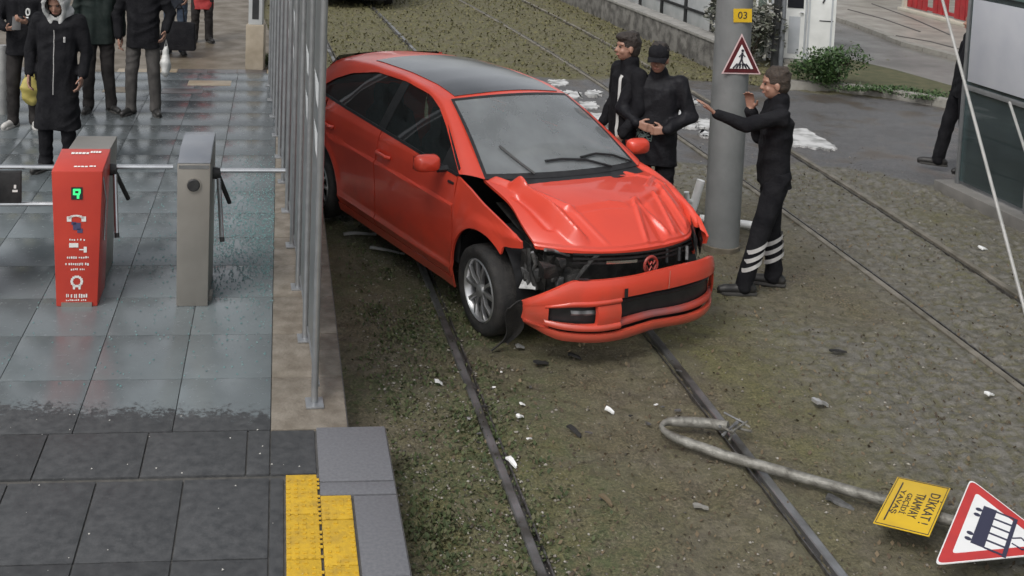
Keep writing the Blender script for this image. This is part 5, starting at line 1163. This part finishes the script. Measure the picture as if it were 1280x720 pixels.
white_cl = mat('white_cloth', (.55, .55, .53), (.62, .62, .6), 9, .8)
reflm = mat('reflective_tape', (.52, .51, .50), (.44, .43, .42), 30, .4)
eyem = mat('eye', (.02, .016, .014), None, rough=.15); lipm = mat('lip', (.33, .14, .11), None, rough=.5)
def frame(yaw, pitch=0): return Matrix.Rotation(R(yaw), 3, 'Z') @ Matrix.Rotation(R(pitch), 3, 'Y')
def hand(mb, wr, d, n, t, curl=25, spread=1.0):
    "palm plus five fingers. d to the finger tips, n where the palm looks, t towards the thumb"
    wr, d = Vector(wr), Vector(d).normalized(); n = Vector(n); n = (n-d*n.dot(d)).normalized(); t = Vector(t); t = (t-d*t.dot(d)-n*t.dot(n)).normalized()
    for o in (-.026, -.009, .009, .026): caps(mb, wr+t*o*.6, wr+d*.085+t*o, .015, .014, 8)
    for o, ln, r_ in ((.030, .072, .0095), (.010, .082, .0098), (-.010, .076, .0095), (-.030, .060, .0085)):
        b_ = wr+d*.088+t*o; c1 = R(curl*.6); d1 = d*math.cos(c1)+n*math.sin(c1)+t*o*1.5*spread; p1 = b_+d1.normalized()*ln*.52; c2 = R(curl*1.7); d2_ = d*math.cos(c2)+n*math.sin(c2)+t*o*1.5*spread
        caps(mb, b_-d*.01, p1, r_+.001, r_, 8); caps(mb, p1, p1+d2_.normalized()*ln*.52, r_, r_*.85, 8)
    b_ = wr+d*.025+t*.024; p1 = b_+(d*.65+t*.75+n*.25).normalized()*.045; caps(mb, b_, p1, .014, .0115, 8); caps(mb, p1, p1+(d*.9+t*.35+n*.3).normalized()*.034, .0115, .0095, 8)
def person(label, loc, yaw, J=None, group=None, top=black_cl, bottom=dark_tr, shoe=shoe_b, hair=hairm, headgear=None, hem=.82, bulk=1.0, coat=False, head_yaw=0, head_pitch=0, hands=None, sc=1.0, vox=.0075, seed=0, hair_len=0, collar=True, top_long=0):
    j = dict(pel=(0, 0, .95), chest=(.0, 0, 1.28), neck=(.0, 0, 1.49), head=(.025, 0, 1.635), shL=(0, .185, 1.42), shR=(0, -.185, 1.42), elL=(-.03, .25, 1.13), elR=(-.03, -.25, 1.13), wrL=(.03, .26, .88), wrR=(.03, -.26, .88),
             hiL=(0, .092, .92), hiR=(0, -.092, .92), knL=(.03, .105, .50), knR=(.03, -.105, .50), anL=(-.01, .115, .09), anR=(-.01, -.115, .09), ftL=20., ftR=-20.)
    bulk *= .92; j.update(J or {}); j = {k: (Vector(v) if hasattr(v, '__len__') else v) for k, v in j.items()}
    rt = empty('person', loc, R(yaw), label, 'person', group); rt.scale = (sc, sc, sc); random.seed(seed+11)
    H = frame(head_yaw, head_pitch); hc = j['head']
    def hp(x, y, z): return hc+H @ Vector((x, y, z))
    mb = MB()
    ell(mb, hp(-.012, 0, .025), (.098, .076, .098), H); ell(mb, hp(.022, 0, -.035), (.070, .062, .085), H); ell(mb, hp(.045, 0, -.085), (.036, .038, .028), H)
    caps(mb, hp(.078, 0, .012), hp(.100, 0, -.028), .010, .016, 8); ell(mb, hp(.098, 0, -.03), (.014, .018, .011), H)
    for s in (-1, 1):
        ell(mb, hp(-.005, s*.078, -.015), (.020, .010, .032), H); caps(mb, hp(.078, s*.015, .028), hp(.066, s*.05, .03), .012, .009, 8); ell(mb, hp(.058, s*.040, -.035), (.022, .02, .022), H)
    caps(mb, hp(.083, -.018, -.062), hp(.083, .018, -.062), .009, .009, 8)
    caps(mb, j['neck']-Vector((0, 0, .05)), hp(-.02, 0, -.07), .060, .056)
    ell(mb, j['chest'], (.080, .125, .17)); ell(mb, (j['chest']+j['pel'])/2, (.078, .115, .17)); ell(mb, j['pel'], (.085, .13, .10))
    for s in 'LR':
        caps(mb, j['sh'+s]-Vector((0, 0, .012)), j['el'+s], .045, .040); caps(mb, j['el'+s], j['wr'+s], .040, .027); caps(mb, j['hi'+s], j['kn'+s], .085, .055); caps(mb, j['kn'+s], j['an'+s], .054, .036); caps(mb, j['neck']-Vector((0, 0, .07)), j['sh'+s]-Vector((0, 0, .02)), .045, .040)
        fa = R(j['ft'+s]); fd = Vector((math.cos(fa), math.sin(fa), 0)); caps(mb, j['an'+s]-Vector((0, 0, .045)), j['an'+s]+fd*.15-Vector((0, 0, .055)), .035, .028)
        hd = (hands or {}).get(s); fo = (j['wr'+s]-j['el'+s]).normalized()
        if hd is None: hand(mb, j['wr'+s], fo, Vector((0, -1 if s == 'L' else 1, 0)), Vector((1, 0, 0)), 30)
        else: hand(mb, j['wr'+s], hd[0], hd[1], hd[2], hd[3] if len(hd) > 3 else 25)
    remesh(mb, 'body', skin, rt, vox, smooth_it=2)
    for s in (-1, 1): e = MB(); ell(e, hp(.077, s*.032, .008), (.010, .013, .008), H, 10, 6); e.build('eye', eyem, rt, 80)
    e = MB(); caps(e, hp(.0915, -.02, -.063), hp(.0915, .02, -.063), .0055, .0055, 8); e.build('lips', lipm, rt, 80)
    # trousers
    mb = MB(); ell(mb, j['pel']-Vector((0, 0, .01)), (.108, .155, .105))
    for s in 'LR':
        k, a_ = j['kn'+s], j['an'+s]; caps(mb, j['hi'+s], k, .105, .080, 14); caps(mb, k, a_+Vector((0, 0, .02)), .080, .068, 14); caps(mb, a_+Vector((0, 0, .04)), a_+Vector((.01, 0, -.02)), .070, .072, 14)
    tr_o = remesh(mb, 'trousers', bottom, rt, .014, .0055, 13, 3, seed)
    # jacket
    mb = MB(); B = bulk; ch, pl_ = j['chest'], j['pel']; hz = Vector((0, 0, hem-pl_.z))
    for s in (-1, 0, 1):
        caps(mb, ch+Vector((0, s*.085, .055)), ch*.45+pl_*.55+Vector((.012, s*.066, 0)), .118*B, .122*B, 14); caps(mb, ch*.45+pl_*.55+Vector((.012, s*.066, 0)), pl_+hz+Vector((.0, s*.072, -.10)), .122*B, .134*B, 14)
    if coat:
        for s in (-1, 1): caps(mb, pl_+Vector((0, s*.05, 0)), pl_+hz+Vector((.0, s*.085, -.12)), .13*B, .15*B, 14)
    for s in 'LR':
        sh, el_, wr = j['sh'+s], j['el'+s], j['wr'+s]; caps(mb, j['neck']-Vector((0, 0, .075)), sh-Vector((0, 0, .012)), .075, .078*B); caps(mb, sh, el_, .080*B, .066*B, 12); caps(mb, el_, wr-(wr-el_).normalized()*.02, .066*B, .052*B, 12)
    if collar: caps(mb, j['neck']-Vector((.01, 0, .06)), j['neck']+Vector((-.012, 0, .02)), .088, .082, 14)
    jk = remesh(mb, 'jacket' if not coat else 'coat', top, rt, .013, .0085, 10, 2, seed+3, cut=hem)
    if top_long: pass
    # shoes
    for s in 'LR':
        fa = R(j['ft'+s]); fd = Vector((math.cos(fa), math.sin(fa), 0)); a_ = j['an'+s]; z0 = a_.z-.09; mb = MB()
        caps(mb, a_-Vector((0, 0, .02))-fd*.015, a_-Vector((0, 0, .045))+fd*.05, .052, .046, 12); caps(mb, Vector((a_.x, a_.y, z0+.045))-fd*.05, Vector((a_.x, a_.y, z0+.04))+fd*.15, .044, .040, 12); caps(mb, Vector((a_.x, a_.y, z0+.038))+fd*.15, Vector((a_.x, a_.y, z0+.034))+fd*.185, .042, .034, 12)
        so_ = remesh(mb, 'shoe', shoe, rt, .010, 0, 10, 3)
        pd = Vector((-fd.y, fd.x, 0)); c = Vector((a_.x, a_.y, z0)); V = [c-fd*.085+pd*.03, c-fd*.095, c-fd*.085-pd*.03, c+fd*.08-pd*.047, c+fd*.17-pd*.042, c+fd*.215, c+fd*.17+pd*.042, c+fd*.08+pd*.047]
        MB().prism([(v.x, v.y) for v in V], z0+.0, z0+.024).build('sole', sole_g if shoe is not shoe_w else shoe_w, so_, bevel=.006)
    # hair and headgear
    if headgear != 'hood':
        mb = MB(); ell(mb, hp(-.022, 0, .040), (.103, .085, .098), H); ell(mb, hp(-.045, 0, -.01), (.072, .076, .085+hair_len), H)
        if hair_len: ell(mb, hp(.030, 0, .085), (.075, .074, .045), H)
        for q in range(22):
            a = random.uniform(0, 6.28); b3 = random.uniform(.1, 1.2); ell(mb, hp(-.03+.085*math.cos(a)*math.cos(b3), .075*math.sin(a)*math.cos(b3), .05+.085*math.sin(b3)), (.022, .022, .018), H, 8, 5)
        hm = remesh(mb, 'hair', hair, rt, .009, .003, 40, 1, seed)
    if headgear == 'cap':
        mb = MB(); ell(mb, hp(-.008, 0, .050), (.108, .090, .086), H); ell(mb, hp(-.012, 0, .02), (.107, .090, .045), H); cap_o = remesh(mb, 'cap', black_cl, rt, .010, .001, 20, 2)
        P = [[hp(.055+.105*v*math.cos(u*.95)**.5, .084*math.sin(u*1.35)*(1-.12*v), .042-.020*v-.02*abs(u)**2) for u in np.linspace(-1, 1, 13)] for v in np.linspace(0, 1, 6)]
        shell('visor', np.array([[p[:] for p in row] for row in P]), black_cl, cap_o, .006)
    if headgear == 'hood':
        mb = MB(); ell(mb, hp(-.025, 0, .030), (.150, .125, .155), H, 24, 16); ell(mb, hp(-.06, 0, .06), (.11, .10, .15), H, 20, 12); ell(mb, hp(-.02, 0, -.13), (.125, .14, .065), H)
        for q in (-1, 1):
            pts_ = [hp(.075, q*.055, .125), hp(.088, q*.088, .05), hp(.088, q*.090, -.04), hp(.085, q*.065, -.115), hp(.115, q*.030, -.19), hp(.125, q*.012, -.27)]
            for a_, b_ in zip(pts_[:-1], pts_[1:]): caps(mb, a_, b_, .025, .024)
        caps(mb, hp(.075, -.055, .125), hp(.075, .055, .125), .025, .025)
        hd_o = remesh(mb, 'hood', hood_gr, rt, .009, .003, 20, 2)
        bb = bmesh.new(); bb.from_mesh(hd_o.data); Hi = H.transposed(); kill = []
        for f_ in bb.faces:
            p_ = Hi @ (f_.calc_center_median()-hc)
            if p_.x > .02 and (p_.y/.078)**2+((p_.z-.005)/.112)**2 < 1: kill.append(f_)
        bmesh.ops.delete(bb, geom=kill, context='FACES'); bb.to_mesh(hd_o.data); bb.free()
    rt['_'] = 1; del rt['_']
    return rt, j, jk, tr_o
def on_surface(o, origin, direction):
    me = o.data; bv = BVHTree.FromPolygons([v.co[:] for v in me.vertices], [p.vertices[:] for p in me.polygons]); h_ = bv.ray_cast(Vector(origin), Vector(direction)); return h_[0], h_[1]
def strokes(o, parent, name, paths, r_, mt, org, right, up, direction):
    "small printed strokes laid on a garment: paths in (right, up) metres about org, cast along direction"
    me = o.data; bv = BVHTree.FromPolygons([v.co[:] for v in me.vertices], [p.vertices[:] for p in me.polygons]); out = []
    for pth in paths:
        P = []; last = None
        for a, b3 in resamp(pth, max(3, int(6*len(pth)))):
            hit = bv.ray_cast(Vector(org)+Vector(right)*a+Vector(up)*b3, Vector(direction))
            if hit[0] is None or (last is not None and (hit[0]-last).length > .09): continue
            last = hit[0]; P.append(tuple(hit[0]+hit[1]*.001))
        if len(P) > 2: out.append(MB().tube(P, r_, 5).build(name, mt, parent))
    return out

# the man with the outstretched arm (facing the left of the picture)
of = G(939, 361)
J = dict(pel=(-.13, 0, .95), chest=(-.12, 0, 1.28), neck=(-.115, 0, 1.495), head=(-.085, 0, 1.640), shL=(-.10, .18, 1.42), shR=(-.12, -.18, 1.42), elL=(.17, .24, 1.36), wrL=(.40, .22, 1.43), elR=(-.06, -.26, 1.15), wrR=(.055, -.13, 1.40),
         hiL=(-.13, .092, .92), hiR=(-.13, -.092, .92), knL=(-.02, .11, .51), knR=(-.15, -.10, .50), anL=(.08, .12, .09), anR=(-.20, -.11, .09), ftL=4., ftR=-12.)
pr_, j_, jk, tro = person('man in black jacket with striped trouser legs stretching one arm past the grey pole', of, 176, J, None, black_cl, black_cl, shoe_b, hair_br, hem=.84, hands={'L': ((.62, .0, .55), (.5, 0, -.8), (0, -1, .2), 12), 'R': ((.12, .10, .95), (.5, .7, 0), (-.6, .6, .1), 30)}, head_yaw=-4, head_pitch=6, vox=.0065, seed=1)
for s in 'LR':
    k, a_ = j_['kn'+s], j_['an'+s]; ax = (a_-k).normalized()
    for q, t in enumerate((.30, .47, .64)):
        c = k.lerp(a_, t); P = [[tuple(c+Vector((math.cos(b3)*.081, math.sin(b3)*.081, dz+.045*math.cos(b3)*-1+ax.z*0))) for b3 in np.linspace(R(20), R(200) if s == 'L' else R(250), 18)] for dz in (-.017, .017)]
        MB().grid(P).build('reflective_stripe', reflm, tro)
strokes(jk, jk, 'chest_mark', [[(-.03, 0), (.03, .0)]], .006, reflm, (.5, .10, 1.33), (0, 1, 0), (0, 0, 1), (-1, 0, 0))
strokes(jk, jk, 'back_print', [[(-.06, .02), (.06, .02)], [(-.06, 0), (.05, 0)], [(-.05, -.02), (.06, -.02)]], .004, mat('print_grey', (.25, .25, .25)), (-.8, .06, 1.30), (0, 1, 0), (0, 0, 1), (1, 0, 0))
# man in a black cap behind the car
J = dict(elL=(.02, .29, 1.16), wrL=(.20, .11, 1.05), elR=(.02, -.29, 1.16), wrR=(.19, -.13, 1.08), head=(.035, 0, 1.63))
pr_, j_, jk, tro = person('man in black cap and black jacket, hands at his belly, standing behind the car', G(812, 303), -112, J, None, black_pu, black_cl, shoe_b, hairm, 'cap', hem=.72, bulk=1.10, hands={'L': ((.1, -.9, -.1), (-.9, 0, 0), (.1, 0, 1), 45), 'R': ((.2, .9, -.2), (-.9, 0, 0), (0, 0, 1), 45)}, head_pitch=8, vox=.007, seed=2)
pm = mat('print_pale', (.20, .27, .25)); random.seed(5)
strokes(jk, jk, 'jacket_print', [[(random.uniform(-.09, .06), random.uniform(-.07, .07)) for _ in range(4)] for _ in range(7)], .004, pm, (.6, -.06, .98), (0, 1, 0), (0, 0, 1), (-1, 0, 0))
# man looking left behind him
J = dict(elL=(.03, .25, 1.14), wrL=(.17, .24, .93), elR=(-.02, -.26, 1.14), wrR=(.10, -.24, .92))
pr_, j_, jk, tro = person('bare-headed man in dark jacket with a white stripe, looking left behind the capped man', G(776, 292), 196, J, None, black_cl, black_cl, shoe_b, hairm, hem=.80, head_yaw=-6, hair_len=.012, vox=.008, seed=3, sc=1.03)
strokes(jk, jk, 'white_stripe', [[(.0, 0), (-.01, .28), (-.0, .52)]], .017, white_cl, (.6, .055, .88), (0, 1, 0), (0, 0, 1), (-1, 0, 0))
# group at the back of the platform
J = dict(elL=(.05, .27, 1.15), wrL=(.24, .09, 1.17), elR=(.05, -.27, 1.15), wrR=(.22, -.13, 1.10))
pr_, j_, jk, tro = person('man in black jacket and white sneakers holding a phone, leftmost on the platform', G(30, 158, .25), -84, J, None, black_cl, dark_tr, shoe_w, hairm, hem=.80, bulk=1.05, hands={'L': ((.5, -.7, .2), (-.5, -.3, .8), (0, 0, 1), 40), 'R': ((.5, .7, .1), (-.5, .3, .8), (0, 0, 1), 40)}, vox=.008, seed=4)
strokes(jk, jk, 'chest_logo', [[(.02*math.cos(a), .035*math.sin(a)) for a in np.linspace(0, 6.28, 9)], [(-.03, -.06), (.03, -.06)]], .010, white_cl, (.7, .06, 1.26), (0, 1, 0), (0, 0, 1), (-1, 0, 0))
ph = pr_.matrix_basis @ Vector((.30, -.015, 1.17))
tag(MB().box(-.045, .045, -.006, .006, -.08, .08).build('phone', blk, bevel=.004), 'dark phone held by the leftmost man on the platform', 'phone'); bpy.context.scene.objects['phone'].location = ph; bpy.context.scene.objects['phone'].rotation_euler = (R(-35), 0, .2)
yb = mat('yellow_bag', (.34, .28, .07), (.40, .34, .10), 8, .6)
q = G(38, 158, .25); mb = MB(); ell(mb, (0, 0, .16), (.10, .06, .15)); ell(mb, (.02, 0, .06), (.08, .05, .07)); o = empty('carrier_bag', (q.x+.03, q.y-.12, .52), .3, 'yellow carrier bag hanging beside the leftmost man on the platform', 'bag'); remesh(mb, 'bag', yb, o, .014, .012, 16, 1); MB().tube([(-.05, 0, .28), (-.03, 0, .40), (.0, 0, .44), (.03, 0, .40), (.05, 0, .28)], .006, 6).build('handle', yb, o)
pr_, j_, jk, tro = person('person in long black coat with pale grey hood up, behind the red turnstile', G(72, 213, .25), -93, dict(elL=(-.02, .27, 1.13), elR=(-.02, -.27, 1.13), wrL=(.06, .25, .92), wrR=(.06, -.25, .92), head=(.04, 0, 1.60)), None, black_cl, black_cl, shoe_b, hairm, 'hood', hem=.42, bulk=1.12, coat=True, head_pitch=26, vox=.008, seed=5)
strokes(jk, jk, 'zip', [[(0, 0), (.005, .3), (0, .6)]], .004, reflm, (.7, 0, .75), (0, 1, 0), (0, 0, 1), (-1, 0, 0)); strokes(jk, jk, 'chest_badge', [[(0, 0), (0, .05)]], .010, reflm, (.7, .10, 1.24), (0, 1, 0), (0, 0, 1), (-1, 0, 0))
person('person in green-black jacket and dark trousers, left of the man in grey trousers', G(122, 139, .25), -70, dict(anL=(.02, .15, .09), anR=(-.03, -.10, .09)), None, green_cl, dark_tr, shoe_b, hairm, hem=.80, bulk=1.05, vox=.009, seed=6)
pr_, j_, jk, tro = person('man in black jacket and grey trousers with a white carrier bag', G(178, 142, .25), -88, dict(elL=(-.02, .30, 1.16), wrL=(.10, .27, .98), elR=(-.02, -.30, 1.14), wrR=(.03, -.27, .88), anL=(.0, .15, .09), anR=(.0, -.13, .09), knL=(.03, .13, .5), knR=(.03, -.12, .5)), None, black_cl, grey_tr, shoe_b, hairm, hem=.78, bulk=1.12, vox=.008, seed=7)
wb_ = mat('white_bag', (.60, .60, .58), (.52, .52, .50), 9, .5); hp_ = pr_.matrix_basis @ (j_['wrL']+Vector((.04, .01, -.10)))
o = empty('carrier_bag', hp_-Vector((0, 0, .42)), .2, 'white plastic carrier bag hanging from the hand of the man in grey trousers', 'bag'); mb = MB(); ell(mb, (0, 0, .15), (.06, .08, .15)); ell(mb, (.0, 0, .26), (.04, .05, .10)); remesh(mb, 'bag', wb_, o, .012, .010, 16, 1); MB().tube([(-.02, 0, .33), (0, 0, .43), (.02, 0, .33)], .006, 6).build('handle', wb_, o)
pr_, j_, jk, tro = person('person in dark coat and blue jeans carrying a big black bag, further back', G(219, 67, .11), -90, dict(wrL=(.12, .20, .90), elL=(.0, .27, 1.15)), None, navy_cl, jean, shoe_b, hairm, hem=.72, vox=.009, seed=8)
hp_ = pr_.matrix_basis @ Vector((.22, .10, 0)); o = empty('large_bag', (hp_.x, hp_.y-.05, .22), 0, 'large black bag held in front of the person in blue jeans', 'bag'); MB().add([(-.30, -.09, 0), (.26, -.09, 0), (.26, .09, 0), (-.30, .09, 0), (-.25, -.05, .44), (.24, -.05, .42), (.24, .05, .42), (-.25, .05, .44)], [(3, 2, 1, 0), (4, 5, 6, 7), (0, 1, 5, 4), (1, 2, 6, 5), (2, 3, 7, 6), (3, 0, 4, 7)]).build('bag', black_cl, o, bevel=.03)
MB().tube([(-.08, 0, .42), (-.06, 0, .62), (.0, 0, .70), (.06, 0, .62), (.08, 0, .42)], .010, 6).build('handle', black_cl, o)
person('person in a red jacket standing furthest back, beside the one with the big black bag', G(252, 52, .11), -80, dict(), None, red_cl, dark_tr, shoe_b, hairm, hem=.55, vox=.010, seed=9)
person('person in black behind the right-hand shelter, legs showing past its corner post', G(1192, 210, .05), 170, dict(anL=(-.10, .2, .09), knL=(-.05, .16, .5), anR=(.14, -.06, .09), knR=(.06, -.08, .5), pel=(-.05, 0, .94), chest=(-.10, 0, 1.27), neck=(-.12, 0, 1.48), head=(-.10, 0, 1.62), shL=(-.12, .18, 1.41), shR=(-.12, -.18, 1.41), elL=(-.12, .25, 1.12), elR=(-.12, -.25, 1.12), wrL=(-.06, .24, .88), wrR=(-.06, -.24, .88), hiL=(-.05, .09, .91), hiR=(-.05, -.09, .91)), None, black_cl, black_cl, shoe_b, hairm, hem=.80, vox=.009, seed=10)
